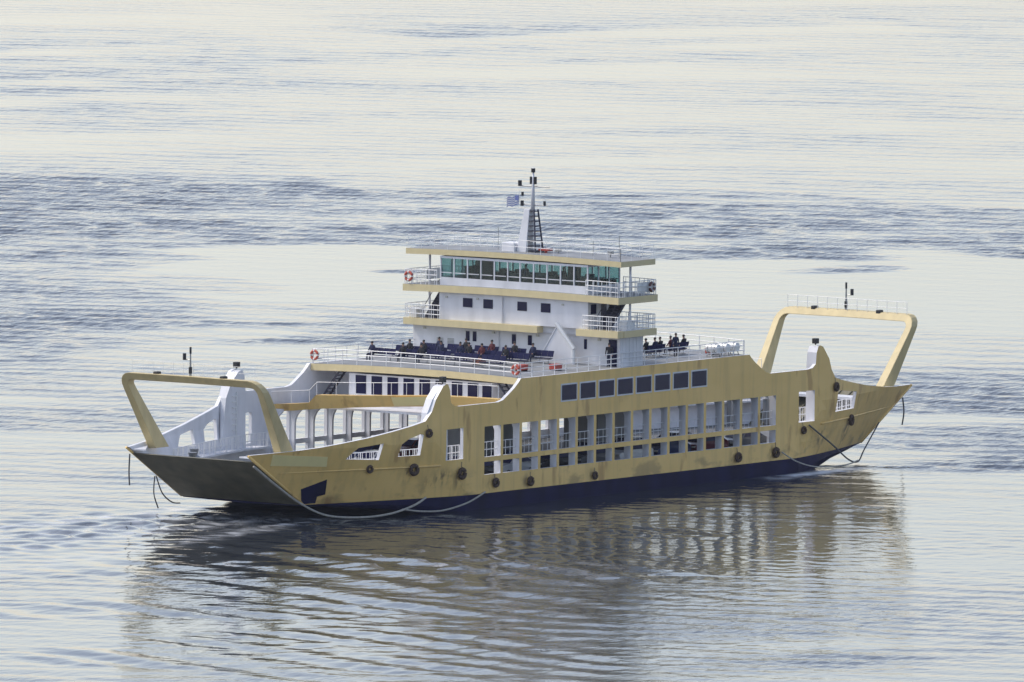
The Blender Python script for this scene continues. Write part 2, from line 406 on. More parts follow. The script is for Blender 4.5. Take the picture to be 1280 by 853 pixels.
ferry = empty('ferry', (0, 0, 0), 'yellow and white double-ended car ferry with navy waterline on calm sea', 'ferry')
SHEER = [(41.7, 4.9), (38, 5.03), (35.6, 5.2), (33.5, 5.42), (31.3, 5.68), (29.1, 6.02), (27.2, 6.34), (25.85, 6.63), (25.2, 7.29), (24.8, 8.15),
         (23.95, 9.1), (23.6, 9.22), (23.35, 9.2), (23.1, 8.7), (23.0, 7.85), (22.6, 7.58), (22.0, 7.5), (17.2, 7.5), (16.6, 7.62), (16, 7.95), (15.2, 8.42), (14.7, 8.8), (14.4, 9.08)]
def shell(sgn):
    outer = [(-x, z) for x, z in SHEER] + SHEER[::-1] + [(35.12, .88), (-35.12, .88)]
    holes = []
    for i in range(16):
        x0 = -18.85 + 2.315 * i
        holes.append([(x0, 3.55), (x0 + 2.0, 3.55), (x0 + 2.0, 5.8), (x0, 5.8)])
        holes.append([(x0, 2.25), (x0 + 2.0, 2.25), (x0 + 2.0, 3.2), (x0, 3.2)])
    holes.append([(-23.5, 3.6), (-21.45, 3.6), (-21.45, 5.88), (-23.5, 5.88)])
    holes.append([(20.85, 3.55), (22.9, 3.55), (22.9, 5.88), (20.85, 5.88)])
    holes.append([(-28.25, 4.15), (-26.15, 4.15), (-26.0, 5.65), (-26.3, 5.72), (-27.5, 5.4), (-28.1, 5.05)])
    holes.append([(26.3, 4.0), (29.9, 4.0), (29.7, 5.3), (26.35, 5.65)])
    holes.append([(-33.0, 4.2), (-29.95, 4.0), (-29.85, 5.22), (-32.1, 5.0), (-32.6, 4.6)])
    outer = subdiv(outer, 0.8); holes = [subdiv(h, 0.8) for h in holes]
    pts = []; edges = []
    for poly in [outer] + holes:
        o = len(pts); pts += poly; edges += [(o + i, o + (i + 1) % len(poly)) for i in range(len(poly))]
    hx = np.array(pts)
    for gx in np.arange(-41, 41.1, 0.9):
        for gz in np.arange(1.3, 9.0, 0.75):
            if np.min((hx[:, 0] - gx) ** 2 + (hx[:, 1] - gz) ** 2) > .09 and inside((gx, gz), outer) and not any(inside((gx, gz), h) for h in holes): pts.append((gx, gz))
    V, E, F, *_ = geometry.delaunay_2d_cdt([Vector(p) for p in pts], edges, [], 0, 1e-5)
    tris = []
    for f in F:
        c = sum((V[i] for i in f), Vector((0, 0))) / len(f)
        if inside(c, outer) and not any(inside(c, h) for h in holes): tris.append(tuple(f))
    n = len(V); T = 0.28; mb = MB()
    mb.v = [(v.x, sgn * HB(v.x, v.y), v.y) for v in V] + [(v.x, sgn * (HB(v.x, v.y) - T), v.y) for v in V]
    cnt = {}
    for f in tris:
        mb.f.append(f); mb.m.append(0); mb.f.append(tuple(n + i for i in f[::-1])); mb.m.append(1)
        for a, b in zip(f, f[1:] + f[:1]): cnt.setdefault(frozenset((a, b)), []).append((a, b))
    for e in cnt.values():
        if len(e) == 1: a, b = e[0]; mb.f.append((b, a, n + a, n + b)); mb.m.append(1)
    return mb.build('hull_side', [M['yellow'], M['white']], ferry)
sides = {s: shell(s) for s in (-1, 1)}

def lower_hull():
    mb = MB(); xs = [-35.0, -34, -32, -30, -28, -26, -24.5, -23, -21, -18] + list(np.arange(-15, 15.1, 3)) + [18, 21, 23, 24.5, 26, 28, 30, 32, 34, 35.0]
    def zb(x):
        return float(np.interp(abs(x), [20, 22, 24.5, 28, 35], [-2.2, -1.2, -0.3, .25, .78]))
    def ring(x):
        b = HB(x, .88) - 0.012; z = zb(x); k = .97
        return [(x, -b, .876), (x, -b, .876 * .5 + z * .5), (x, -b * k, z), (x, 0, z - .1), (x, b * k, z), (x, b, .876 * .5 + z * .5), (x, b, .876)]
    rs = [ring(x) for x in xs]; mb.v = [p for r in rs for p in r]
    for i in range(len(xs) - 1):
        for j in range(7): mb.f.append((i * 7 + j, i * 7 + (j + 1) % 7, i * 7 + 7 + (j + 1) % 7, i * 7 + 7 + j)); mb.m.append(0)
    for o in (0, (len(xs) - 1) * 7): mb.f.append(tuple(o + j for j in range(7))); mb.m.append(0)
    return mb.build('lower_hull', M['navy'], ferry)
lower_hull()

# car deck and end ramps
mb = MB()
xs = list(np.arange(-35.5, 35.6, 1.0)); ys = [HB(x, 1.6) - .3 for x in xs]
poly = [(x, -y) for x, y in zip(xs, ys)] + [(x, y) for x, y in zip(xs[::-1], ys[::-1])]
mb.prism(poly, lambda p, q, h: (p, q, h), 1.35, 1.6)
mb.build('car_deck', M['cardeck'], ferry)
for s in (-1, 1):
    mb = MB(); a, b = (s * 35.2, .86), (s * 41.15, 4.38)
    mb.hexa([(a[0], -5.55, a[1]), (a[0] - s * .5, -5.55, a[1] + .1), (a[0] - s * .5, 5.55, a[1] + .1), (a[0], 5.55, a[1]),
             (b[0], -5.52, b[1]), (b[0] - s * .42, -5.52, b[1] + .02), (b[0] - s * .42, 5.52, b[1] + .02), (b[0], 5.52, b[1])])
    rp = mb.build('end_ramp', M['ramp'], ferry, bevel=.03)
    fl = MB()                                   # hinge lip and stiffeners on the inner face
    for y in np.arange(-5, 5.1, 1.0):
        fl.hexa([(a[0] - s * .5, y - .05, a[1] + .1), (a[0] - s * .8, y - .05, a[1] + .25), (a[0] - s * .8, y + .05, a[1] + .25), (a[0] - s * .5, y + .05, a[1] + .1),
                 (b[0] - s * .44, y - .05, b[1]), (b[0] - s * .6, y - .05, b[1]), (b[0] - s * .6, y + .05, b[1]), (b[0] - s * .44, y + .05, b[1])])
    fl.build('ramp_stiffener', M['ramp'], rp)
    # white transverse sill behind the ramp, seen over its top edge
    mb = MB(); mb.box(min(s * 39.6, s * 38.0), max(s * 39.6, s * 38.0), -5.2, 5.2, 3.75, 3.95)
    mb.build('ramp_sill', M['white'], ferry)
    for sy in (-1, 1):      # raised bulwark horn at the corner
        mb = MB()
        mb.prism([(s * 41.1, sy * 4.3), (s * 41.25, sy * (HB(41.25, 4.85) - .3)), (s * 38.2, sy * (HB(38.2, 4.85) - .3))], lambda p, q, h: (p, q, h), 4.62, 4.72)
        mb.build('corner_gusset', M['white'], ferry)
        # corner stem bar where side shell and ramp meet
        mb = MB(); mb.tube([(s * 41.7, sy * 5.6, 4.85), (s * 35.1, sy * 5.6, .9)], .1, 8)
        mb.build('stem_bar', M['yellow'], ferry, smooth=True)

# inboard walkways, ramp winch towers, web frames
for sy in (-1, 1):
    mb = MB()
    for xa, xb in ((-37, -20), (20, 37)):
        xs = list(np.arange(xa, xb + .1, 1.0)); mb = MB()
        poly = [(x, sy * (HB(x, 3.4) - .29)) for x in xs] + [(x, sy * (HB(x, 3.4) - 1.5)) for x in xs[::-1]]
        mb.prism(poly, lambda p, q, h: (p, q, h), 3.26, 3.4)
        wk = mb.build('side_walkway', M['white'], ferry)
        mb = MB()
        railing(mb, [(x, sy * (HB(x, 3.4) - 1.42), 3.4) for x in xs], 1.05, (1, .5), 1.0, .03, balusters=.33)
        mb.build('guard_rail', M['rail'], wk)
    if sy < 0:
        mb = MB(); railing(mb, [(x, -9.5, 3.5) for x in np.arange(-18.9, 18.5, 2.315)], 1.1, (1, .5), 2.315, .03, balusters=.6)
        mb.build('guard_rail', M['rail'], sides[sy])
    for s in (-1, 1):
        mb = MB()
        prof = [(25.95, 3.4), (25.4, 7.2), (24.85, 8.2), (23.98, 9.04), (23.62, 9.16), (23.4, 9.14), (23.16, 8.7), (23.06, 7.8), (23.0, 3.4)]
        y0, y1 = sorted((sy * 8.75, sy * 9.58))
        mb.prism([(s * a, c) for a, c in prof], lambda p, q, h: (p, sy * (9.0 if h == 0 else HB(p, q) - .26), q), 0, 1)
        tw = mb.build('winch_tower', M['white'], ferry)
        lb = MB(); yy = sy * 9.0 - sy * .05
        for k in range(9): lb.box(min(s * 24.2, s * 24.7), max(s * 24.2, s * 24.7), yy - .03, yy + .03, 3.9 + k * .42, 3.98 + k * .42)
        lb.box(min(s * 24.15, s * 24.22), max(s * 24.15, s * 24.22), yy - .035, yy + .035, 3.6, 7.6)
        lb.build('ladder', M['rail'], tw)
        fl = MB(); c = Vector((s * 23.5, sy * 9.5, 9.25))
        fl.tube([c, c + Vector((0, 0, .12))], .07, 6); fl.box(c.x - .2, c.x + .2, c.y - .2, c.y + .2, c.z + .1, c.z + .5)
        fl.build('floodlight', M['black'], tw, bevel=.05)
    for i in range(17):
        xx = -18.85 + 2.315 * i - .16
        mb = MB(); prof = [(0, 1.6), (.42, 1.6), (.42, 4.75), (.50, 5.15), (.7, 5.5), (1.05, 5.82), (1.05, 6.02), (0, 6.02)] if sy > 0 else [(0, 1.6), (.36, 1.6), (.36, 5.4), (.55, 5.8), (.55, 6.02), (0, 6.02)]
        mb.prism([(sy * (9.615 - d), z) for d, z in prof], lambda p, q, h: (h, p, q), xx - .09, xx + .09)
        mb.build('web_frame', M['white'], ferry)

# engine casing on the centreline of the car deck
for xa, xb in ((-10, -3.2), (6.6, 10.5)):
    mb = MB(); mb.box(xa, xb, -1.6, 1.6, 1.6, 5.98)
    cs = mb.build('engine_casing', M['deck'], ferry, bevel=.04)
    x = (xa + xb) / 2
    d = MB(); d.box(x - .45, x + .45, -1.64, -1.605, 1.62, 3.6); d.build('door', M['steel'], cs)

# saloon deck, saloon, cross beam
mb = MB(); mb.box(-16.6, 16.6, -9.58, 9.58, 6.03, 6.18); mb.build('saloon_deck', M['white'], ferry)
mb = MB(); mb.box(-13.9, 13.9, -6.9, 6.35, 6.19, 8.52); mb.box(-11.3, 11.3, -9.57, -6.91, 6.19, 8.52); mb.box(-11.3, 11.3, 6.36, 9.57, 6.19, 8.52)
sal = mb.build('saloon', M['white'], ferry)
for s in (-1, 1):
    ys_ = [5.72 - 1.5 * i for i in range(6)] + [-3.9 - 1.25 * i for i in range(2)]
    for k, yv in enumerate([5.72, 4.24, 2.76, 1.28, -.20, -1.68, -3.18, -4.66]):
        w = MB(); w.box(s * 13.9 if s > 0 else -13.935, 13.935 if s > 0 else -13.9, yv - .98, yv, 7.05, 8.42)
        w.build('window', M['dark'], sal, bevel=.02)
    w = MB(); w.box(13.9 if s > 0 else -13.935, 13.935 if s > 0 else -13.9, -6.85, -6.0, 6.3, 8.35); w.build('door', M['dark'], sal, bevel=.02)
    # alcove stairs either side
    for sy in (-1, 1):
        st = MB()
        for k in range(11):
            f = k / 10; st.box(s * 13.6 - .15, s * 13.6 + .6, sy * (7.2 + 1.9 * f) - .14, sy * (7.2 + 1.9 * f) + .14, 6.2 + 2.6 * (1 - f) - .05, 6.2 + 2.6 * (1 - f))
        for dx in (-.17, .62):
            st.tube([(s * 13.6 + dx, sy * 7.1, 8.9), (s * 13.6 + dx, sy * 9.2, 6.2)], .09, 4)
        st.build('alcove_stair', M['stair'], ferry)
BE = {}
for s in (-1, 1):
    lo = [(19.5, 9.4, 5.80), (18.6, 8.2, 5.88), (18.0, 6.0, 6.12), (17.6, 3.0, 6.35), (17.2, 0, 6.55), (16.9, -4, 6.78), (16.7, -9.45, 6.85)]
    hi = [6.35, 6.42, 6.45, 7.3, 7.38, 7.60, 7.55]
    hi2 = [(9.4, 6.36), (8.2, 6.42), (6.7, 6.5), (6.3, 7.12)]
    pts = [(19.5, 9.4, 5.80, 6.36), (18.6, 8.2, 5.88, 6.42), (18.1, 6.9, 6.02, 6.52), (18.0, 6.3, 6.08, 7.14), (17.6, 3.0, 6.35, 7.26), (17.2, 0, 6.55, 7.40), (16.9, -4, 6.80, 7.62), (16.7, -9.45, 6.9, 7.66)]
    mb = MB(); n = len(pts)
    for x, y, a, b in pts:
        mb.v += [(s * x - s * .5, y, a), (s * x, y, b), (s * x - s * .8, y, b), (s * x - s * .85, y, a)]  # lower edge set back so the sun misses the front; shade by shape
    for i in range(n - 1):
        for j in range(4): mb.f.append((i * 4 + j, i * 4 + (j + 1) % 4, i * 4 + 4 + (j + 1) % 4, i * 4 + 4 + j)); mb.m.append(0)
    mb.f += [(0, 1, 2, 3), tuple((n - 1) * 4 + j for j in (3, 2, 1, 0))]; mb.m += [0, 0]
    cb = mb.build('cross_beam', M['yellow'], ferry)
    r = MB(); railing(r, [(s * (x - .1), y, b) for x, y, a, b in pts], 0.95, (1,), 1.6, .022); r.build('guard_rail', M['rail'], cb)
    if s < 0:
        pn = MB(); a, b = Vector((-17.32, -.15, 6.62)), Vector((-16.98, -4.05, 6.90))
        t_ = Vector((-.05, 0, 0)); tl = Vector((.42, 0, 0)); pn.add([a + t_ + tl, b + t_ + tl, b + t_ + Vector((.02, 0, .66)), a + t_ + Vector((.02, 0, .68)), a + tl, b + tl, b + Vector((.02, 0, .66)), a + Vector((.02, 0, .68))], [(0, 1, 2, 3), (4, 7, 6, 5), (0, 4, 5, 1), (1, 5, 6, 2), (2, 6, 7, 3), (3, 7, 4, 0)])
        pn.build('name_panel', M['plate'], cb)
# side windows, name panel and dark patch on the near shell (mirrored on the far one where symmetrical)
for sy in (-1, 1):
    for i in range(8):
        x0 = -9.33 + 2.343 * i
        fr = MB(); y = sy * 9.9
        fr.prism([(x0 - .12, 7.02), (x0 + 1.92, 7.02), (x0 + 1.92, 8.36), (x0 - .12, 8.36)], lambda p, q, h: (p, h, q), min(y, y + sy * .02), max(y, y + sy * .02))
        f = fr.build('window', M['white'], sides[sy])
        pn = MB(); pn.box(x0, x0 + 1.8, min(y + sy * .022, y + sy * .045), max(y + sy * .022, y + sy * .045), 7.13, 8.25); pn.build('pane', M['dark'], f)
def on_shell(quad, off, name, material, parent, sgn=-1, nx=8, nz=3, extra=None):
    """a thin plate following the curved shell: quad = corners (x,z) ccw"""
    mb = MB()
    for qd in [quad] + ([extra] if extra else []):
        g = []
        for j in range(nz + 1):
            for i in range(nx + 1):
                a, b = i / nx, j / nz
                g.append(tuple((qd[0][k] * (1 - a) + qd[1][k] * a) * (1 - b) + (qd[3][k] * (1 - a) + qd[2][k] * a) * b for k in (0, 1)))
        n = len(g); fs = []
        for j in range(nz):
            for i in range(nx):
                fs.append((j * (nx + 1) + i, j * (nx + 1) + i + 1, (j + 1) * (nx + 1) + i + 1, (j + 1) * (nx + 1) + i))
        rim = list(range(nx + 1)) + [(j + 1) * (nx + 1) - 1 for j in range(1, nz + 1)] + [nz * (nx + 1) + i for i in range(nx - 1, -1, -1)] + [j * (nx + 1) for j in range(nz - 1, 0, -1)]
        for a, b in zip(rim, rim[1:] + rim[:1]): fs.append((a, b, n + b, n + a))
        mb.add([(x, sgn * (HB(x, z) + off), z) for x, z in g] + [(x, sgn * (HB(x, z) - .03), z) for x, z in g], fs)
    return mb.build(name, material, parent)
on_shell([(-39.45, 4.02), (-34.5, 3.72), (-34.7, 4.48), (-39.6, 4.86)], .03, 'name_panel', M['plate'], sides[-1], nx=12)
on_shell([(-35.45, 1.2), (-33.7, 1.6), (-34.05, 2.74), (-35.93, 2.1)], .035, 'anchor_recess', M['navy'], sides[-1], extra=[(-35.15, .93), (-34.2, .97), (-34.3, 1.455), (-35.42, 1.2)])
for sy in (-1, 1):       # knuckle rubbing strake along each end
    for s in (-1, 1):
        mb = MB(); pts = [(s * x, sy * (HB(x, 3.25) + .03), 3.25 + .012 * (x - 24)) for x in np.arange(24, 38.6, .8)]
        mb.tube(pts, .07, 6); mb.build('rubbing_strake', M['yellow'], ferry, smooth=True)

# ------------------------------------------------------------------ ferry: portals
def portal(s):
    rt = empty('portal_frame', (0, 0, 0), None, None); rt.parent = ferry; del_keys = None
    # frame as one bent box section: stations (y, z, x, depth)
    zt, xt, xf, zf = 10.05, 41.2, 37.55, 4.55
    path = []
    def xx(z): return xf + (xt - xf) * (z - zf) / (zt - zf)
    st = [(-5.8, zf), (-5.95, 6.2), (-6.1, 8.0), (-6.19, 9.15)]
    arc = [(-6.2 + .75 * (1 - math.cos(a)), 9.3 + .75 * math.sin(a)) for a in [R(d) for d in (10, 30, 50, 70, 90)]]
    half = st + arc; full = half + [(0, 10.08)] + [(-y, z) for y, z in half[::-1]]
    mb = MB(); rings = []
    for i, (y, z) in enumerate(full):
        a = Vector(full[max(i - 1, 0)]); b = Vector(full[min(i + 1, len(full) - 1)]); t = (b - a).normalized(); nrm = Vector((-t.y, t.x))
        f = (zt - z) / (zt - zf); dep = .36 + .42 * max(f, 0) ** 1.2; wd = .27 + .10 * max(f, 0)
        xc = xx(z)
        o = Vector((y, z)) + nrm * wd; n_ = Vector((y, z)) - nrm * wd
        xo, xn = xx(o.y), xx(n_.y); rings.append([(s * (xo + dep), o.x, o.y), (s * (xo - dep), o.x, o.y), (s * (xn - dep), n_.x, n_.y), (s * (xn + dep), n_.x, n_.y)])
    mb.v = [p for r in rings for p in r]
    for i in range(len(rings) - 1):
        for j in range(4): mb.f.append((i * 4 + j, i * 4 + (j + 1) % 4, i * 4 + 4 + (j + 1) % 4, i * 4 + 4 + j)); mb.m.append(0)
    mb.f += [(0, 1, 2, 3), tuple((len(rings) - 1) * 4 + j for j in (3, 2, 1, 0))]; mb.m += [0, 0]
    mb.build('frame', M['portal'], rt, bevel=.05)
    r = MB(); railing(r, [(s * (xt - .2), -5.6, 10.28), (s * (xt - .2), 5.6, 10.28)], .95, (1, .5), 0.95, .02 if s > 0 else .011); r.build('guard_rail', M['rail'], rt)
    m = MB(); yb = .25 if s > 0 else .15
    m.tube([(s * xt, yb, 10.25), (s * xt, yb, 11.2), (s * xt, yb, 12.25)], [.11, .07, .05], 6); m.tube([(s * xt, yb, 11.5), (s * xt, yb - .55 * s, 11.5)], .035, 4)
    ms = m.build('signal_mast', M['steel'], rt)
    for dy, zz in ((-.55 * s, 11.72), (0.0, 10.75), (0.0, 12.2)):
        l = MB(); l.tube([(s * xt, yb + dy, zz - .24), (s * xt, yb + dy, zz + .24)], .13 if zz < 12 else .08, 8); l.build('navigation_lamp', M['black'], ms, smooth=False)
    for y in (3.2, -2.9):
        l = MB(); l.box(s * xt - .25, s * xt + .25, y - .2, y + .2, 10.2, 10.5); l.build('floodlight', M['black'], rt, bevel=.06)
    return rt
for s in (-1, 1): portal(s)

# ------------------------------------------------------------------ ferry: passenger deck and tower
def camber(y, c=.18): return c * (1 - (y / 9.9) ** 2)
def slab(name, hx, hy, z0, z1, cam_, mtop, medge, n=24, overhang=0.0):
    mb = MB(); ys = np.linspace(-hy, hy, n + 1)
    for y in ys: mb.v += [(-hx, y, z0 + camber(y, cam_)), (-hx, y, z1 + camber(y, cam_)), (hx, y, z1 + camber(y, cam_)), (hx, y, z0 + camber(y, cam_))]
    for i in range(n):
        for j, mi in ((0, 1), (1, 0), (2, 1), (3, 2)): mb.f.append((i * 4 + j, i * 4 + (j + 1) % 4, i * 4 + 4 + (j + 1) % 4, i * 4 + 4 + j)); mb.m.append(mi)
    mb.f += [(0, 1, 2, 3), tuple(n * 4 + j for j in (3, 2, 1, 0))]; mb.m += [1, 1]
    return mb.build(name, [mtop, medge, M['white']], ferry)
pd = slab('passenger_deck', 14.3, 9.6, 8.55, 9.06, .18, M['deck'], M['fascia'])
mb = MB()
ends = [[(s * 14.15, y, 9.06 + camber(y)) for y in np.linspace(-9.5, 9.5, 15)] for s in (-1, 1)]
for e in ends: railing(mb, e, 1.08, (1, .66, .33), 1.35, .032)
for sy in (-1, 1): railing(mb, [(x, sy * 9.62, 9.06) for x in np.arange(-14.1, 14.2, 1.41)], 1.08, (1, .66, .33), 1.41, .03)
mb.build('guard_rail', M['rail'], pd)
# deckhouse
mb = MB(); mb.box(-1.5, 1.42, -9.46, 9.72, 9.06, 11.30)
dh = mb.build('deck_house', M['white'], ferry)
for y, w in ((4.62, .34), (3.98, .34), (.32, .36), (-1.16, .36), (-6.3, .26)):
    wn_ = MB(); wn_.box(-1.54, -1.5, y - w / 2, y + w / 2, 10.26, 11.0); wn_.build('window', M['dark'], dh, bevel=.015)
d = MB(); d.box(-1.54, -1.5, -9.2, -8.45, 9.1, 11.1); d.build('door', M['dark'], dh, bevel=.015)
pl = MB()
for k in range(6): pl.box(-1.2 + .45 * k, -1.16 + .45 * k, -9.485, -9.46, 9.3, 11.2)
pl.build('side_panelling', M['white'], dh)
# stair screen on the end face, with its bright sloping rail
for s, sy in ((-1, -1), (1, 1)):
    mb = MB(); prof = [(2.55, 9.07), (2.9, 9.6), (4.45, 11.95), (6.0, 10.35), (5.95, 9.07)]
    mb.prism([(sy * a, c) for a, c in prof], lambda p, q, h: (h, p, q), min(s * 2.5, s * 2.58), max(s * 2.5, s * 2.58))
    sc_ = mb.build('stair_screen', M['white'], ferry)
    c = MB(); c.tube([(s * 2.62, sy * 4.4, 12.15), (s * 2.62, sy * 6.05, 10.3)], .17, 6); c.tube([(s * 2.62, sy * 6.0, 10.28), (s * 2.62, sy * 6.0, 9.1)], .13, 6); c.build('handrail_cap', M['raft'], sc_)
    c = MB(); c.tube([(s * 2.6, sy * 4.4, 11.85), (s * 2.6, sy * 2.75, 9.3)], .04, 6); c.build('edge_trim', M['white'], sc_)
for y in (8.6, 2.2, -1.9, -7.6):
    l = MB(); l.box(-1.62, -1.5, y - .12, y + .12, 10.95, 11.1); l.build('wall_lamp', M['lens'], dh, bevel=.02)
for y in (7.2, 6.2):
    l = MB()
    for k in range(5): l.box(-1.53, -1.5, y - .3, y + .3, 9.9 + k * .1, 9.96 + k * .1)
    l.build('vent_grille', M['steel'], dh)
l = MB(); l.tube([(-1.58, 1.7, 9.1), (-1.58, 1.7, 11.3)], .05, 6); l.build('drain_pipe', M['white'], dh)
# upper deck (front strip interrupted by the stair)
mb = MB(); mb.box(-1.7, 1.7, -9.95, 9.95, 11.30, 11.80, 1)
for sx in (-1, 1):
    for ya, yb in ((-2.5, 9.95), (-9.95, -6.1)) if sx < 0 else ((-9.95, 2.5), (6.1, 9.95)):
        mb.box(min(sx * 1.702, sx * 2.46), max(sx * 1.702, sx * 2.46), ya, yb, 11.298, 11.802, 0)
for sy in (-1, 1): mb.box(-1.7, 1.7, min(sy * 9.952, sy * 10.0), max(sy * 9.952, sy * 10.0), 11.3, 11.8, 0)
ud = mb.build('upper_deck', [M['fascia'], M['white']], ferry)
for sy in (-1, 1):
    mb = MB(); railing(mb, [(-2.35, sy * 6.6, 11.8), (-2.35, sy * 9.85, 11.8), (2.35, sy * 9.85, 11.8), (2.35, sy * 6.6, 11.8)], 1.05, (1, .66, .33), .8, .03, balusters=.4)
    mb.build('guard_rail', M['rail'], ud)
# cabins
mb = MB(); mb.box(-2.05, 2.0, -6.9, 6.9, 11.81, 13.86)
cb = mb.build('cabin_block', M['white'], ferry)
for y in (4.24, 2.34, -.82, -3.0):
    for s in (-1, 1):
        w = MB(); w.box(-2.09 if s < 0 else 2.0, -2.05 if s < 0 else 2.04, y - .44, y + .44, 12.84, 13.52); w.build('window', M['dark'], cb, bevel=.02)
for xa, xb, za, zb_ in ((-1.72, -1.05, 12.9, 13.62), (-.42, .26, 11.9, 13.6), (.6, 1.22, 12.95, 13.6)):
    for sy in (-1, 1):
        w = MB(); w.box(xa, xb, min(sy * 6.9, sy * 6.94), max(sy * 6.9, sy * 6.94), za, zb_); w.build('door' if za < 12 else 'window', M['dark'], cb, bevel=.02)
l = MB(); l.tube([(-2.12, 1.0, 11.8), (-2.12, 1.0, 13.8)], .045, 6); l.build('drain_pipe', M['white'], cb)
for y in (6.2, 3.3, -4.6):
    l = MB(); l.box(-2.16, -2.05, y - .1, y + .1, 13.45, 13.58); l.build('wall_lamp', M['lens'], cb, bevel=.02)
# bridge deck
bd = slab('bridge_deck', 2.48, 10.0, 13.80, 14.32, .12, M['deck'], M['fascia'], 12)
for sy in (-1, 1):
    mb = MB(); railing(mb, [(-2.38, sy * 6.9, 14.38), (-2.38, sy * 9.88, 14.32), (2.38, sy * 9.88, 14.32), (2.38, sy * 6.9, 14.38)], 1.1, (1, .66, .33), .8, .03, balusters=.4)
    mb.build('guard_rail', M['rail'], bd)
for sy in (-1, 1):       # canvas dodgers low on the wings
    mb = MB(); mb.box(.2, 2.3, sy * 9.8 - .015, sy * 9.8 + .015, 14.5, 15.3); mb.build('canvas_dodger', M['raft'], bd)
# wing stairs
for sy in (-1, 1):
    st = MB()
    for k in range(10):
        f = k / 9; st.box(-1.5 + 1.9 * f - .14, -1.5 + 1.9 * f + .14, min(sy * 7.5, sy * 8.5), max(sy * 7.5, sy * 8.5), 11.95 + 1.95 * f, 12.0 + 1.95 * f)
    for y in (7.45, 8.55): st.hexa([(-1.75, sy * y - .03, 11.8), (-1.45, sy * y - .03, 11.8), (-1.45, sy * y + .03, 11.8), (-1.75, sy * y + .03, 11.8), (.35, sy * y - .03, 13.85), (.65, sy * y - .03, 13.85), (.65, sy * y + .03, 13.85), (.35, sy * y + .03, 13.85)])
    for y in (7.45, 8.55): st.tube([(-1.6, sy * y, 12.8), (.2, sy * y, 14.6)], .035, 4)
    st.hexa([(-1.72, sy * 8.5, 11.81), (-1.5, sy * 8.5, 11.81), (-1.5, sy * 7.5, 11.81), (-1.72, sy * 7.5, 11.81), (.33, sy * 8.5, 13.79), (.5, sy * 8.5, 13.79), (.5, sy * 7.5, 13.79), (.33, sy * 7.5, 13.79)])
    st.build('wing_stair', M['stair'], ferry)
    lk = MB(); x0, x1 = (-1.0, .1) if sy < 0 else (-2.1, -1.1); lk.box(x0, x1, min(sy * 9.0, sy * 9.7), max(sy * 9.0, sy * 9.7), 11.81, 12.5); lk.build('locker', M['raft'], ferry, bevel=.04)
    ps = MB()
    for x in (-.05,):
        ps.tube([(x, sy * 9.3, 14.3), (x, sy * 9.3, 16.5)], .09, 8); ps.tube([(x, sy * 9.3, 11.8), (x, sy * 9.3, 13.85)], .09, 8)
    ps.build('wing_post', M['white'], ferry, smooth=True)
# wheelhouse
wh = MB(); X, Y = 2.05, 6.85
wh.box(-X, X, -Y, -Y + .08, 14.3, 14.98); wh.box(-X, X, Y - .08, Y, 14.3, 14.98); wh.box(-X, -X + .08, -Y + .081, Y - .081, 14.3, 14.98); wh.box(X - .08, X, -Y + .081, Y - .081, 14.3, 14.98)
wh.box(-X, X, -Y, Y, 16.40, 16.56); wh.box(-X + .081, X - .081, -Y + .081, Y - .081, 14.4, 14.46)
wh = wh.build('wheelhouse', M['white'], ferry)
ywin = np.linspace(Y, -Y, 12)
for s in (-1, 1):
    for a in ywin:
        m = MB(); m.box(s * X - (.0 if s < 0 else .1), s * X + (.1 if s < 0 else 0), a - (.1 if a > 0 else .0), a + (.1 if a <= 0 else 0), 14.981, 16.399); m.build('mullion', M['white'], wh)
    t = MB()
    for a, b in zip(ywin, ywin[1:]): t.box(s * X - .012, s * X + .012, b + .1, a - .1, 15.30, 15.36)
    t.build('window_rail', M['white'], wh)
    for a, b in zip(ywin, ywin[1:]):
        g = MB(); g.box(s * (X - .06) - .008, s * (X - .06) + .008, b + .1, a - .1, 14.982, 16.398); g.build('window', M['glass'], wh)
for sy in (-1, 1):
    for xa in (-.7, .62):
        m = MB(); m.box(xa, xa + .1, min(sy * Y, sy * (Y - .1)), max(sy * Y, sy * (Y - .1)), 14.981, 16.399); m.build('mullion', M['white'], wh)
    for xa, xb in ((-X + .1, -.7), (.72, X - .1)):
        g = MB(); g.box(xa, xb, sy * (Y - .05) - .008, sy * (Y - .05) + .008, 14.982, 16.398); g.build('window', M['glass'], wh)
    d = MB(); d.box(-.599, .619, sy * (Y - .05) - .03, sy * (Y - .05) + .03, 14.982, 16.35); d.build('door', M['glass'], wh)
cn = MB()
cn.box(1.45, 1.95, -6.6, 6.6, 14.47, 15.3)  # black lining added along the far wall, standing in for interior shade
cn.box(-1.1, -.5, -3.2, 1.6, 14.47, 15.5); cn.box(.5, 1.1, -1.6, 3.2, 14.47, 15.5); cn.box(-.2, .2, -4.6, -3.6, 14.47, 16.3); cn.box(-.25, .25, 3.4, 4.8, 14.47, 16.35)
for y in (-5.6, -2.2, .9, 2.3, 5.6): cn.box(-.35, .15, y - .28, y + .28, 14.47, 15.75)
cn.build('console_and_shade_lining', M['black'], wh, bevel=.04)
rf = slab('bridge_roof', 2.16, 9.98, 16.56, 16.98, .12, M['deck'], M['fascia'], 12)
mb = MB(); railing(mb, [(-2.05, y, 16.98 + camber(y, .12)) for y in np.linspace(-9.85, 9.85, 9)] + [(2.05, y, 16.98 + camber(y, .12)) for y in np.linspace(9.85, -9.85, 9)] + [(-2.05, -9.85, 16.98)], 1.0, (1, .5), 1.25, .02)
mb.build('guard_rail', M['rail'], rf)
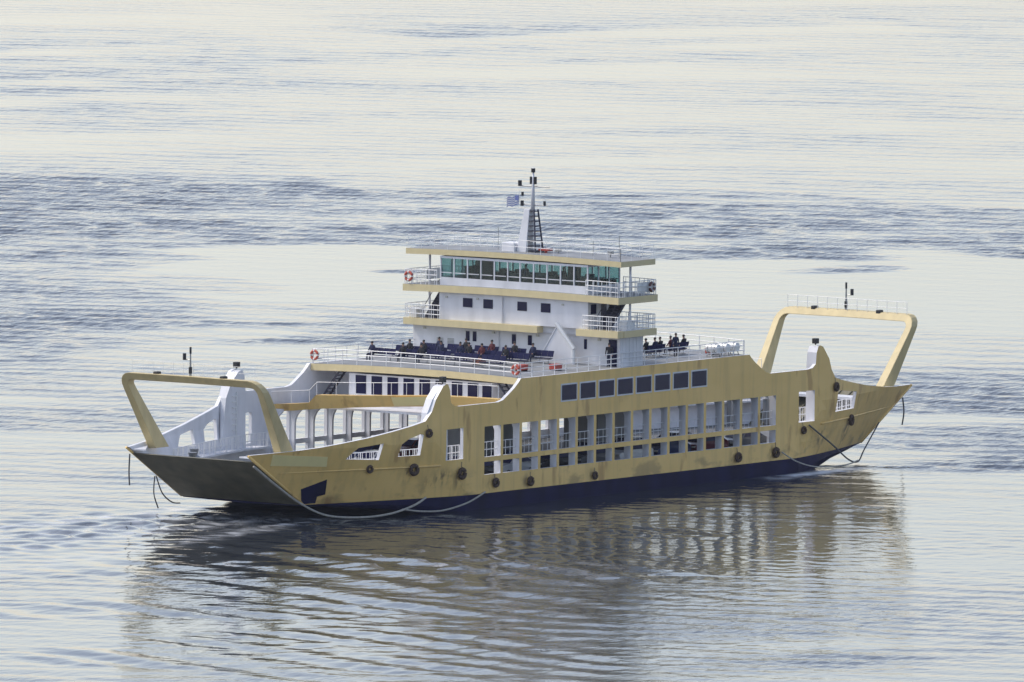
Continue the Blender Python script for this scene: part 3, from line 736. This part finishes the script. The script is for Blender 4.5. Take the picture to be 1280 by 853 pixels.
for y, h in ((-7.2, .5), (-2.4, .45), (-8.0, 1.7), (3.2, 1.8), (-5.6, 1.2)):
    a = MB(); a.tube([(0.3, y, 17.0), (0.3, y, 17.0 + h)], .05 if h < 1 else .025, 5)
    if h < 1: a.box(.1, .5, y - .16, y + .16, 17.0 + h * .5, 17.0 + h)
    a.build('aerial' if h > 1 else 'searchlight', M['steel'], rf)
# mast
ms = MB(); ms.hexa([(-.5, .05, 17.0), (.5, .05, 17.0), (.5, .95, 17.0), (-.5, .95, 17.0), (-.25, -.08, 20.3), (.25, -.08, 20.3), (.25, .42, 20.3), (-.25, .42, 20.3)])
ms = ms.build('mast', M['white'], ferry, bevel=.03)
lt = MB()
for x in (-.5, .5):
    lt.tube([(x, -.85, 17.05), (x * .5, -.5, 20.3)], .07, 5)
for k in range(9):
    z = 17.2 + k * .37; f = (z - 17) / 3.3; lt.tube([(-.5 + .25 * f, -.85 + .35 * f, z), (.5 - .25 * f, -.85 + .35 * f, z)], .05, 4); lt.box(-.42 + .2 * f, .42 - .2 * f, -.72 + .3 * f, 0, z - .03, z + .03)
lt.build('ladder', M['stair'], ms)
p = MB(); p.tube([(0, -.2, 20.25), (0, -.22, 22.0), (0, -.22, 23.4)], [.17, .11, .06], 8); p.build('topmast', M['white'], ms, smooth=True)
ca = MB(); ca.tube([(0, 1.15, 22.0), (0, -1.7, 22.0)], .05, 6); ca.tube([(0, .9, 20.62), (0, -1.6, 20.62)], .05, 6); ca.build('crossarm', M['steel'], ms)
for y, z, r_, h in ((-.05, 22.45, .12, .55), (-.42, 22.45, .12, .55), (1.0, 22.2, .15, .4), (.78, 20.7, .13, .4), (-.22, 23.2, .16, .3), (-1.3, 20.8, .1, .3), (.75, 21.4, .1, .3)):
    l = MB(); l.tube([(-.02, y, z - h / 2), (-.02, y, z + h / 2)], r_, 8); l.build('navigation_lamp', M['black'], ms)
hb_ = MB(); hb_.box(-.7, .7, .96, 2.15, 17.0, 17.74); hb_.build('equipment_house', M['white'], ms, bevel=.05)
rb = MB(); rb.box(-.3, .3, -1.9, -.95, 17.25, 17.42); rb.tube([(0, -1.45, 17.0), (0, -1.45, 17.3)], .12, 8); rb.build('radar_scanner', M['red'], ms, bevel=.03)

# ------------------------------------------------------------------ flag on the mast halyard
fl = empty('flag', (0, 1.1, 20.5), 'small blue and white striped flag flying from the mast halyard', 'flag')
fl.scale = (.75, .75, .75)
def flag_z(u): return .10 * math.sin(u * 7) * u
for k in range(9):
    mb = MB(); z0, z1 = 1.02 - k * .1, .92 - k * .1; u0 = 0.42 if k < 5 else 0.0
    n = 8
    for i in range(n + 1):
        u = u0 + (1.35 - u0) * i / n
        for z in (z0, z1):
            for d_ in (0, .012): mb.v.append((-.22 * u + d_, u * .95, z + flag_z(u) - .25 * u))
    for i in range(n):
        o = i * 4
        for a, b in ((0, 1), (1, 3), (3, 2), (2, 0)): mb.f.append((o + a, o + b, o + 4 + b, o + 4 + a)); mb.m.append(0)
    mb.f += [(0, 2, 3, 1), tuple(n * 4 + j for j in (0, 1, 3, 2))]; mb.m += [0, 0]
    mb.build('stripe', M['blue'] if k % 2 == 0 else M['raft'], fl)
mb = MB(); mb.box(-.09, .0, .0, .4, .5, 1.0); mb.build('canton', M['blue'], fl)
mb = MB(); mb.tube([(0, 0, -.1), (0, -.1, 1.55)], .02, 4); mb.build('halyard', M['rail'], fl)

# ------------------------------------------------------------------ tyre fenders on the near side
def tyre_mb(r=.55):
    mb = MB(); mb.torus((0, 0, 0), (0, 1, 0), r * .68, r * .32, 20, 8); return mb
TY = [(-30.64, 3.35, .42, 'small tyre fender below the first slanted opening at the left end'),
      (-26.6, 3.1, .62, 'brown tyre fender hanging under the second slanted opening'),
      (-21.75, 2.55, .62, 'tyre fender with dark scuffs beneath the single tall opening'),
      (-17.55, 1.6, .5, 'black tyre fender below the first of the low square openings'),
      (-13.25, 1.42, .5, 'rusty brown tyre fender below the third low opening just above the navy paint'),
      (-5.2, 1.3, .42, 'half faded tyre fender against the navy line below the middle of the hull'),
      (12.95, 1.45, .52, 'dark tyre fender below the fourteenth low opening near the right'),
      (17.8, 1.5, .55, 'black tyre fender under the last low opening at the right'),
      (21.4, 2.95, .42, 'small tyre fender under the tall opening at the right end'),
      (29.7, 3.1, .6, 'large tyre fender beneath the railed slanted opening at the right end'),
      (25.8, 5.95, .5, 'black tyre fender high up beside the right hand hull spike'),
      (-25.6, 5.75, .45, 'tyre fender high up at the foot of the left hull spike')]
ty0 = None
for x, z, r, lab in TY:
    r *= .76
    y = -(HB(x, z) + .02 + r * .32)
    if ty0 is None:
        rt = empty('tyre_fender', (x, y, z), lab, 'tyre', 'tyre fenders along the near side'); ty0 = rt
        tyre_mb(.55).build('tyre', M['rubber'], rt, smooth=True)
        c = MB(); c.tube([(0, .1, .3), (0, .12, 1.0)], .03, 5); c.build('hanging_chain', M['darkrope'], rt)
    else:
        rt = copy_tree(ty0); rt.location = (x, y, z); rt['label'] = lab
    rt.scale = (r / .55,) * 3
    dx = (HB(x + .3, z) - HB(x - .3, z)) / .6
    rt.rotation_euler = (0, random.uniform(-.2, .2), math.atan2(-dx, 1))

# ------------------------------------------------------------------ lifebuoys
def lifebuoy(loc, ax, lab, dark=False):
    rt = empty('lifebuoy', loc, lab, 'lifebuoy', 'lifebuoys on the rails')
    mb = MB(); mb.torus((0, 0, 0), ax, .31, .10, 20, 8); mb.build('ring', M['ring'] if not dark else M['darkring'], rt, smooth=True)
    ax = Vector(ax); u = ax.orthogonal().normalized(); w = ax.cross(u)
    b = MB()
    for k in range(4):
        a = math.pi / 4 + k * math.pi / 2; c = (u * math.cos(a) + w * math.sin(a)) * .31; t = (-u * math.sin(a) + w * math.cos(a))
        b.tube([c - t * .05, c + t * .05], .112, 8)
    b.build('band', M['raft'], rt)
M['darkring'] = mat('faded_dark_lifebuoy', (0.16, 0.07, 0.06), .6)
lifebuoy((-14.28, 9.3, 9.72), (1, 0, 0), 'red lifebuoy on the far left corner of the passenger deck rail')
lifebuoy((-2.5, 9.45, 14.92), (1, 0, 0), 'red lifebuoy on the far bridge wing rail beside the post')
lifebuoy((1.75, -10.0, 14.92), (0, 1, 0), 'dark ringed lifebuoy at the outer end of the near bridge wing rail', True)
lifebuoy((-14.28, -9.3, 9.66), (1, 0, 0), 'red lifebuoy at the near left corner of the passenger deck rail')

# ------------------------------------------------------------------ mooring ropes
def rope(name, pts, r, m, lab, n=20):
    pts = [Vector(p) for p in pts]; out = []
    for i in range(len(pts) - 1):
        p0 = pts[max(i - 1, 0)]; p1 = pts[i]; p2 = pts[i + 1]; p3 = pts[min(i + 2, len(pts) - 1)]
        for k in range(8):
            t = k / 8
            out.append(.5 * ((2 * p1) + (p2 - p0) * t + (2 * p0 - 5 * p1 + 4 * p2 - p3) * t * t + (-p0 + 3 * p1 - 3 * p2 + p3) * t ** 3))
    out.append(pts[-1]); mb = MB(); mb.tube(out, r, 6)
    return tag(mb.build(name, m, None, smooth=True), lab, 'rope')
rope('mooring_rope', [(-41.3, -5.78, 4.1), (-38.4, -5.83, 2.4), (-35.6, -5.9, .95), (-33.9, -6.9, .1), (-31.5, -8.2, -.12), (-28.8, -8.8, .0), (-26.6, -9.2, .45), (-25.1, -9.25, .95)], .085, M['rope'], 'pale mooring rope slung from the left ramp corner down to the navy hull')
rope('mooring_rope', [(-27.6, -9.0, .25), (-25.9, -9.5, .02), (-23.6, -9.75, -.05), (-21.0, -10.0, .35), (-18.9, -10.05, 1.0)], .07, M['rope'], 'pale rope looping along the navy hull under the tall opening')
rope('mooring_rope', [(22.0, -10.05, 3.3), (25.2, -9.95, 1.6), (27.8, -9.6, .3), (30.5, -8.6, -.1), (33.6, -7.0, .55), (36.9, -6.0, 2.3)], .06, M['darkrope'], 'dark rope hanging in a deep bight under the right end of the hull')
rope('mooring_rope', [(18.3, -10.2, 1.5), (20.2, -10.3, .65), (22.8, -10.35, .1), (27.0, -9.9, -.05), (30.4, -8.7, .0)], .05, M['rope'], 'thin pale rope sagging from the last tyre at the right to the water')
rope('hanging_rope', [(-40.9, 5.9, 4.3), (-40.95, 5.92, 3.0), (-40.9, 5.9, 2.0)], .06, M['darkrope'], 'short dark rope end hanging from the far corner of the left ramp')
rope('hanging_rope', [(-38.1, 5.75, 2.5), (-38.0, 5.9, 1.2), (-37.6, 5.8, .1)], .05, M['darkrope'], 'dark rope dangling straight to the water beside the left ramp')
rope('hanging_rope', [(-38.0, 5.7, 2.5), (-37.2, 5.75, 1.2), (-36.0, 5.8, .45), (-35.0, 5.8, .3)], .05, M['darkrope'], 'dark rope curving under the far edge of the left ramp')
rope('hanging_rope', [(40.2, -5.85, 4.0), (40.25, -5.95, 2.9), (40.1, -5.9, 1.9)], .06, M['darkrope'], 'short dark rope end hanging from the tip of the right end')

# ------------------------------------------------------------------ benches
def bench():
    rt = empty('bench', (0, 0, 0), 'x', 'bench', 'navy benches on the passenger deck')
    for k in range(4):
        y = -.84 + .56 * k
        s_ = MB(); s_.hexa([(-.25, y - .27, .40), (.2, y - .27, .37), (.2, y + .27, .37), (-.25, y + .27, .40), (-.25, y - .27, .46), (.2, y - .27, .43), (.2, y + .27, .43), (-.25, y + .27, .46)]); s_.build('seat', M['seat'], rt, bevel=.02)
        s_ = MB(); s_.hexa([(.2, y - .27, .5), (.25, y - .27, .5), (.25, y + .27, .5), (.2, y + .27, .5), (.34, y - .27, .95), (.39, y - .27, .95), (.39, y + .27, .95), (.34, y + .27, .95)]); s_.build('backrest', M['seat'], rt, bevel=.02)
    f = MB(); f.box(-.03, .03, -1.12, 1.12, .30, .36); f.build('beam', M['steel'], rt)
    for y in (-.85, .85):
        l = MB(); l.tube([(0, y, 0), (0, y, .31)], .035, 6); l.box(-.25, .25, y - .03, y + .03, 0, .04); l.tube([(0, y, .33), (.22, y, .36), (.32, y, .8)], .022, 5); l.build('leg', M['steel'], rt)
    return rt
b0 = bench(); first = True
DZ = lambda y: 9.06 + camber(y)
rows = [(-10.0, [6.3, 3.75, 1.2, -1.35, -3.9], 'front row of navy benches'),
        (-6.9, [6.4, 3.85, 1.3, -1.25, -3.8], 'middle row of navy benches'),
        (-3.9, [6.4, 3.85, 1.3, -1.25, -3.8], 'back row along the white deckhouse')]
ordn = ['first', 'second', 'third', 'fourth', 'fifth']
BEN = []
for x, ysx, nm in rows:
    for k, y in enumerate(ysx):
        o = b0 if first else copy_tree(b0); first = False
        o.location = (x, y, DZ(y)); o['label'] = f'{ordn[k]} bench from the far rail, {nm}'
        BEN.append(o)
for k, (x, y) in enumerate(((6.9, -6.4), (9.9, -6.4))):
    o = copy_tree(b0); o.location = (x, y, DZ(y)); o.rotation_euler = (0, 0, -math.pi / 2)
    o['label'] = 'navy bench beside the right corner of the deckhouse with people on it' if k == 0 else 'navy bench nearest the right end of the passenger deck under a seated group'

# ------------------------------------------------------------------ people
def skin_mesh(name, joints, bones, radii, zones, mats):
    bm = bmesh.new(); sl = bm.verts.layers.skin.verify(); vs = {}
    for k, p in joints.items():
        v = bm.verts.new(p); v[sl].radius = radii[k] if isinstance(radii[k], tuple) else (radii[k], radii[k]); v[sl].use_root = (k == 'pelvis'); vs[k] = v
    for a, b in bones: bm.edges.new((vs[a], vs[b]))
    me = bpy.data.meshes.new(name); bm.to_mesh(me); bm.free()
    o = bpy.data.objects.new(name, me); COL.objects.link(o)
    o.modifiers.new('skin', 'SKIN').use_smooth_shade = True
    sb = o.modifiers.new('sub', 'SUBSURF'); sb.levels = 1; sb.render_levels = 1
    dg = bpy.context.evaluated_depsgraph_get(); dg.update()
    out = bpy.data.meshes.new_from_object(o.evaluated_get(dg)); bpy.data.objects.remove(o)
    out.name = name; out.materials.clear()
    for m in mats: out.materials.append(m)
    segs = [(Vector(joints[a]), Vector(joints[b]), zones(a, b)) for a, b in bones]
    for p in out.polygons:
        c = p.center; best = min(segs, key=lambda s: (geometry.intersect_point_line(c, s[0], s[1])[0] - c).length if 0 <= geometry.intersect_point_line(c, s[0], s[1])[1] <= 1 else min((s[0] - c).length, (s[1] - c).length))
        p.material_index = best[2]; p.use_smooth = True
    return out
def figure(sit):
    if sit:
        J = dict(pelvis=(.04, 0, .56), waist=(.06, 0, .78), chest=(.08, 0, 1.02), neck=(.05, 0, 1.19), chin=(.02, 0, 1.25), brow=(.0, 0, 1.36), crown=(.02, 0, 1.44))
        P = lambda s: {f'hip{s}': (.0, s * .1, .53), f'knee{s}': (-.44, s * .13, .55), f'ankle{s}': (-.42, s * .13, .10), f'toe{s}': (-.60, s * .15, .05),
                       f'sho{s}': (.08, s * .19, 1.11), f'elb{s}': (-.02, s * .27, .85), f'wri{s}': (-.24, s * .17, .70), f'han{s}': (-.34, s * .12, .68)}
    else:
        J = dict(pelvis=(0, 0, .95), waist=(0, 0, 1.12), chest=(.01, 0, 1.34), neck=(0, 0, 1.5), chin=(-.02, 0, 1.56), brow=(-.03, 0, 1.67), crown=(-.01, 0, 1.75))
        P = lambda s: {f'hip{s}': (0, s * .1, .9), f'knee{s}': (-.03, s * .11, .5), f'ankle{s}': (.02, s * .11, .09), f'toe{s}': (-.17, s * .13, .04),
                       f'sho{s}': (.01, s * .2, 1.43), f'elb{s}': (.03, s * .27, 1.14), f'wri{s}': (-.08, s * .26, .9), f'han{s}': (-.11, s * .25, .81)}
    B = [('pelvis', 'waist'), ('waist', 'chest'), ('chest', 'neck'), ('neck', 'chin'), ('chin', 'brow'), ('brow', 'crown')]
    rad = dict(pelvis=(.16, .13), waist=(.15, .12), chest=(.18, .13), neck=.06, chin=.075, brow=.095, crown=.07)
    for s in (-1, 1):
        J.update(P(s)); B += [('pelvis', f'hip{s}'), (f'hip{s}', f'knee{s}'), (f'knee{s}', f'ankle{s}'), (f'ankle{s}', f'toe{s}'), ('chest', f'sho{s}'), (f'sho{s}', f'elb{s}'), (f'elb{s}', f'wri{s}'), (f'wri{s}', f'han{s}')]
        rad.update({f'hip{s}': .1, f'knee{s}': .07, f'ankle{s}': .05, f'toe{s}': .04, f'sho{s}': .075, f'elb{s}': .055, f'wri{s}': .04, f'han{s}': .035})
    def zone(a, b):
        if b.startswith('toe'): return 3
        if b.startswith('han') or b in ('chin', 'brow', 'crown'): return 2
        if b.startswith(('hip', 'knee', 'ankle')): return 1
        return 0
    return J, B, rad, zone
CL = {'black': cloth('black_jacket', (.015, .015, .02)), 'navy': cloth('navy_jacket', (.015, .02, .06)), 'grey': cloth('grey_top', (.22, .23, .26)), 'maroon': cloth('maroon_top', (.10, .02, .025)), 'pale': cloth('pale_top', (.5, .5, .52))}
PM = {}
for sit in (True, False):
    J, B, rad, zone = figure(sit)
    base = skin_mesh('body', J, B, rad, zone, [CL['black'], M['denim'], M['skin'], M['shoe']])
    for c in CL:
        me = base.copy(); me.materials[0] = CL[c]; PM[sit, c] = me
    hm = MB(); c = Vector(J['brow']); rings = []
    for i in range(6):
        a = i / 5 * math.pi * .55
        rings.append([(c.x + .025 + math.sin(a) * .115 * math.cos(t), c.y + math.sin(a) * .10 * math.sin(t), c.z + .005 + math.cos(a) * .125 + .012) for t in [k * math.pi / 5 for k in range(10)]])
    hm.v = [p for r in rings for p in r]
    for i in range(5):
        for k in range(10): hm.f.append((i * 10 + k, i * 10 + (k + 1) % 10, i * 10 + 10 + (k + 1) % 10, i * 10 + 10 + k)); hm.m.append(0)
    ho = hm.build('hair', M['hair'], None, smooth=True); PM[sit, 'hair'] = ho.data; bpy.data.objects.remove(ho)
def person(loc, rz, sit, c, lab):
    o = bpy.data.objects.new('person', PM[sit, c]); COL.objects.link(o); o.location = loc; o.rotation_euler = (0, 0, rz)
    tag(o, lab, 'person', 'passengers on deck')
    h = bpy.data.objects.new('hair', PM[sit, 'hair']); COL.objects.link(h); h.parent = o
    return o
def sitp(x, y, c, lab, rz=0.0): return person((x, y, DZ(y) - .02), rz, True, c, lab)
sitp(-10.0, 7.18, 'navy', 'person in dark clothes sitting alone at the far end of the front bench row')
sitp(-10.0, 4.3, 'black', 'person in black seated on the second bench of the front row')
sitp(-6.9, 4.7, 'black', 'person in black seated in the middle row near the deckhouse corner')
sitp(-6.9, 1.3, 'navy', 'person in navy seated mid row, left of a seated companion')
sitp(-6.9, .5, 'black', 'person in black seated right of a navy clad companion in the middle row')
sitp(-6.9, -.7, 'maroon', 'person in maroon top seated in the middle row toward the near side')
sitp(-3.9, 3.0, 'black', 'person in black seated in the back row against the white wall')
sitp(-6.9, 6.0, 'black', 'person in black seated at the far end of the middle bench row')
sitp(-6.9, 3.1, 'navy', 'person in navy seated alone in the middle row left of the wall windows')
sitp(-6.9, -2.9, 'black', 'person in black at the near end of the middle bench row')
sitp(-3.9, 5.5, 'navy', 'person in navy seated at the far end of the back row')
sitp(-3.9, .6, 'maroon', 'person in maroon seated in the back row below the wall windows')
sitp(-3.9, -1.5, 'black', 'person in black seated in the back row under the right pair of slit windows')
sitp(-10.0, 2.6, 'black', 'person in black seated mid way along the front bench row')
sitp(-3.9, -3.2, 'navy', 'person in navy at the near end of the back bench row')
rz = -math.pi / 2
for x, c, lab in ((5.95, 'black', 'person in black seated next to the right corner of the deckhouse'), (7.1, 'navy', 'person in navy seated in the group right of the deckhouse'), (7.75, 'black', 'person in black seated between two others right of the deckhouse'),
                  (9.1, 'maroon', 'person in maroon seated near the middle of the right hand bench group'), (10.75, 'black', 'person in black sitting at the far right end of the bench group')):
    sitp(x, -6.4, c, lab, rz)
person((8.4, -7.4, DZ(7.4)), 1.2, False, 'navy', 'person in navy standing among the seated group right of the deckhouse')
person((-2.0, -8.85, DZ(8.8)), .3, False, 'black', 'person in black standing at the dark deckhouse doorway')
person((-31.5, -3.6, 1.6), .4, False, 'navy', 'person in navy standing on the car deck behind the left ramp')
for y, c, lab in ((4.0, 'black', 'person in black at the wheelhouse windows toward the far side'), (-.6, 'navy', 'person in navy behind the middle wheelhouse windows'), (-4.1, 'black', 'person in black behind the near wheelhouse windows')):
    person((-1.35, y, 14.46), 0.0, False, c, lab)

# ------------------------------------------------------------------ liferafts and deck chairs
rc = None
for k, (x, y, lab) in enumerate(((11.0, -9.0, 'white liferaft canister on the right deck edge nearest the people'), (12.2, -9.0, 'white liferaft canister in the middle of three at the right deck corner'), (13.4, -9.0, 'white liferaft canister at the right corner of the passenger deck'))):
    if rc is None:
        rt = rc = empty('liferaft', (x, y, DZ(y)), lab, 'liferaft', 'liferaft canisters')
        m = MB(); m.tube([(0, -.55, .62), (0, -.5, .62), (0, 0, .62), (0, .5, .62), (0, .55, .62)], [.22, .33, .35, .33, .22], 14); m.build('canister', M['raft'], rt, smooth=False)
        m = MB()
        for yy in (-.3, .3): m.tube([(0, yy - .02, .62), (0, yy + .02, .62)], .36, 14)
        m.build('strap', M['steel'], rt)
        m = MB()
        for yy in (-.35, .35):
            m.tube([(-.35, yy, 0), (-.2, yy, .35), (.2, yy, .35), (.35, yy, 0)], .04, 5)
        m.build('cradle', M['steel'], rt)
    else:
        rt = copy_tree(rc); rt.location = (x, y, DZ(y)); rt['label'] = lab
ch = None
for k, (x, y, c, lab) in enumerate(((-9.9, -6.6, 'red', 'red box of life jackets by the near left rail'), (-7.4, -7.9, 'red', 'red box of life jackets beside the white stair casing'), (-8.4, -1.6, 'orange', 'orange box of life jackets between the front and middle benches'), (12.3, -7.9, 'red', 'red box of life jackets by the right hand liferafts'))):
    rt = empty('locker_box', (x, y, DZ(y)), lab, 'box', 'life jacket boxes')
    m = MB(); m.box(-.4, .4, -.32, .32, .08, .4); m.build('body', M[c], rt, bevel=.03)
    m = MB(); m.box(-.43, .43, -.35, .35, .405, .47); m.build('lid', M[c], rt, bevel=.03)
    m = MB(); m.box(-.35, -.25, -.3, .3, 0, .079); m.box(.25, .35, -.3, .3, 0, .079); m.build('foot', M['black'], rt)

# ------------------------------------------------------------------ vehicles on the car deck
def car_parts(paint):
    rt = empty('parked_car', (0, 0, 0), 'x', 'car', 'cars on the car deck')
    P = [(-2.1, .42), (-2.15, .7), (-2.0, .88), (-1.0, 1.0), (-.35, 1.42), (.2, 1.48), (1.15, 1.44), (1.85, 1.02), (2.1, .95), (2.15, .5), (2.05, .3), (-2.0, .3)]
    m = MB(); n = len(P)
    for sg in (-1, 1):
        for x, z in P: m.v.append((x, sg * (.86 if z < 1.05 else .66 + (1.5 - z) * .25), z))
    m.f += [tuple(range(n)), tuple(range(n, 2 * n))[::-1]]; m.m += [0, 0]
    for i in range(n): m.f.append((i, (i + 1) % n, n + (i + 1) % n, n + i)); m.m.append(0)
    m.build('body', paint, rt, bevel=.04)
    for sg in (-1, 1):
        w = MB(); q = [(-.86, 1.05), (-.3, 1.36), (1.08, 1.38), (1.6, 1.05)]
        w.add([(x, sg * (.875 if z < 1.1 else .715), z) for x, z in q] + [(x, sg * (.85 if z < 1.1 else .69), z) for x, z in q], [(0, 1, 2, 3), (7, 6, 5, 4), (0, 4, 5, 1), (1, 5, 6, 2), (2, 6, 7, 3), (3, 7, 4, 0)]); w.build('side_window', M['dark'], rt)
        h = MB(); h.box(-2.17, -2.08, sg * .66 - .16, sg * .66 + .16, .64, .78); h.build('headlight', M['lens'], rt, bevel=.02)
        h = MB(); h.box(2.1, 2.17, sg * .68 - .14, sg * .68 + .14, .72, .9); h.build('tail_light', M['red'], rt, bevel=.02)
        for x in (-1.35, 1.35):
            t = MB(); t.torus((x, sg * .78, .32), (0, 1, 0), .22, .10, 16, 6); t = t.build('wheel', M['tyre'], rt, smooth=True)
            r_ = MB(); r_.tube([(x, sg * .72, .32), (x, sg * .86, .32)], .16, 12); r_.build('rim', M['rim'], t)
    for nm, q in (('windscreen', [(-1.02, 1.02), (-.38, 1.40)]), ('rear_window', [(1.82, 1.06), (1.2, 1.41)])):
        w = MB(); (xa, za), (xb, zb_) = q; s_ = -1 if nm == 'windscreen' else 1
        w.hexa([(xa, -.72, za), (xa, .72, za), (xa + s_ * .03, .72, za + .02), (xa + s_ * .03, -.72, za + .02), (xb, -.6, zb_), (xb, .6, zb_), (xb + s_ * .03, .6, zb_ + .02), (xb + s_ * .03, -.6, zb_ + .02)]); w.build(nm, M['dark'], rt)
    return rt
PC = {k: carpaint(k + '_car_paint', c) for k, c in dict(black=(.012, .012, .014), silver=(.42, .43, .45), white=(.75, .75, .75), blue=(.02, .035, .11), maroon=(.11, .012, .02), grey=(.10, .105, .11)).items()}
protos = {k: None for k in PC}
CARS = [(-16.9, -7.35, 'black', 'black car behind the first low openings of the near side'), (-12.2, -7.35, 'silver', 'silver car behind the third and fourth low openings'),
        (-7.3, -7.35, 'black', 'black car behind the fifth and sixth low openings'), (-2.4, -7.35, 'grey', 'dark grey car behind the middle low openings'),
        (2.5, -7.35, 'white', 'white roofed car behind the tenth low opening'), (7.3, -7.35, 'blue', 'dark blue car behind the eleventh and twelfth low openings'),
        (12.1, -7.35, 'maroon', 'maroon car behind the fourteenth and fifteenth low openings'), (17.0, -7.35, 'grey', 'grey car behind the last low opening at the right'),
        (-14.3, -4.4, 'white', 'white car in the second lane near the left end'), (-9.0, -4.4, 'blue', 'blue car in the second lane seen through the left openings'), (1.5, -4.4, 'silver', 'silver car in the second lane amidships'), (6.6, -4.4, 'white', 'white car in the second lane right of amidships'), (12.6, -4.2, 'black', 'black car in the second lane near the right end'),
        (-5.6, 6.7, 'maroon', 'maroon car seen through the second slanted opening'), (-11.4, 6.3, 'blue', 'dark blue car seen through the first slanted opening'), (-15.9, 2.6, 'silver', 'silver car in the far lane near the left cross beam')]
for x, y, c, lab in CARS:
    if protos[c] is None: o = protos[c] = car_parts(PC[c])
    else: o = copy_tree(protos[c])
    o.location = (x, y, 1.6); o['label'] = lab

# capstans and bollards on the left and right mooring corners
for s in (-1, 1):
    for k, (x, y) in enumerate(((36.0, 3.9), (35.0, -2.4), (33.6, 5.6))):
        m = MB(); m.tube([(s * x, y, 1.6), (s * x, y, 3.6)], .3, 10); m.tube([(s * x, y, 3.6), (s * x, y, 3.75), (s * x, y, 4.2)], [.5, .22, .34], 12)
        m.build('capstan', M['steel'], ferry)

# ------------------------------------------------------------------ thin sea haze
hz = MB(); hz.box(-40000, 40000, -40000, 40000, -1.5, 112)
hm = bpy.data.materials.new('sea_haze'); hm.use_nodes = True; nt = hm.node_tree; nt.nodes.remove(nt.nodes['Principled BSDF'])
pv = nt.nodes.new('ShaderNodeVolumePrincipled'); pv.inputs['Color'].default_value = (0.78, 0.84, 1.0, 1); pv.inputs['Density'].default_value = 0.00002; pv.inputs['Anisotropy'].default_value = 0.2
nt.links.new(pv.outputs[0], nt.nodes['Material Output'].inputs['Volume'])
ho = hz.build('haze', hm); tag(ho, kind='stuff')
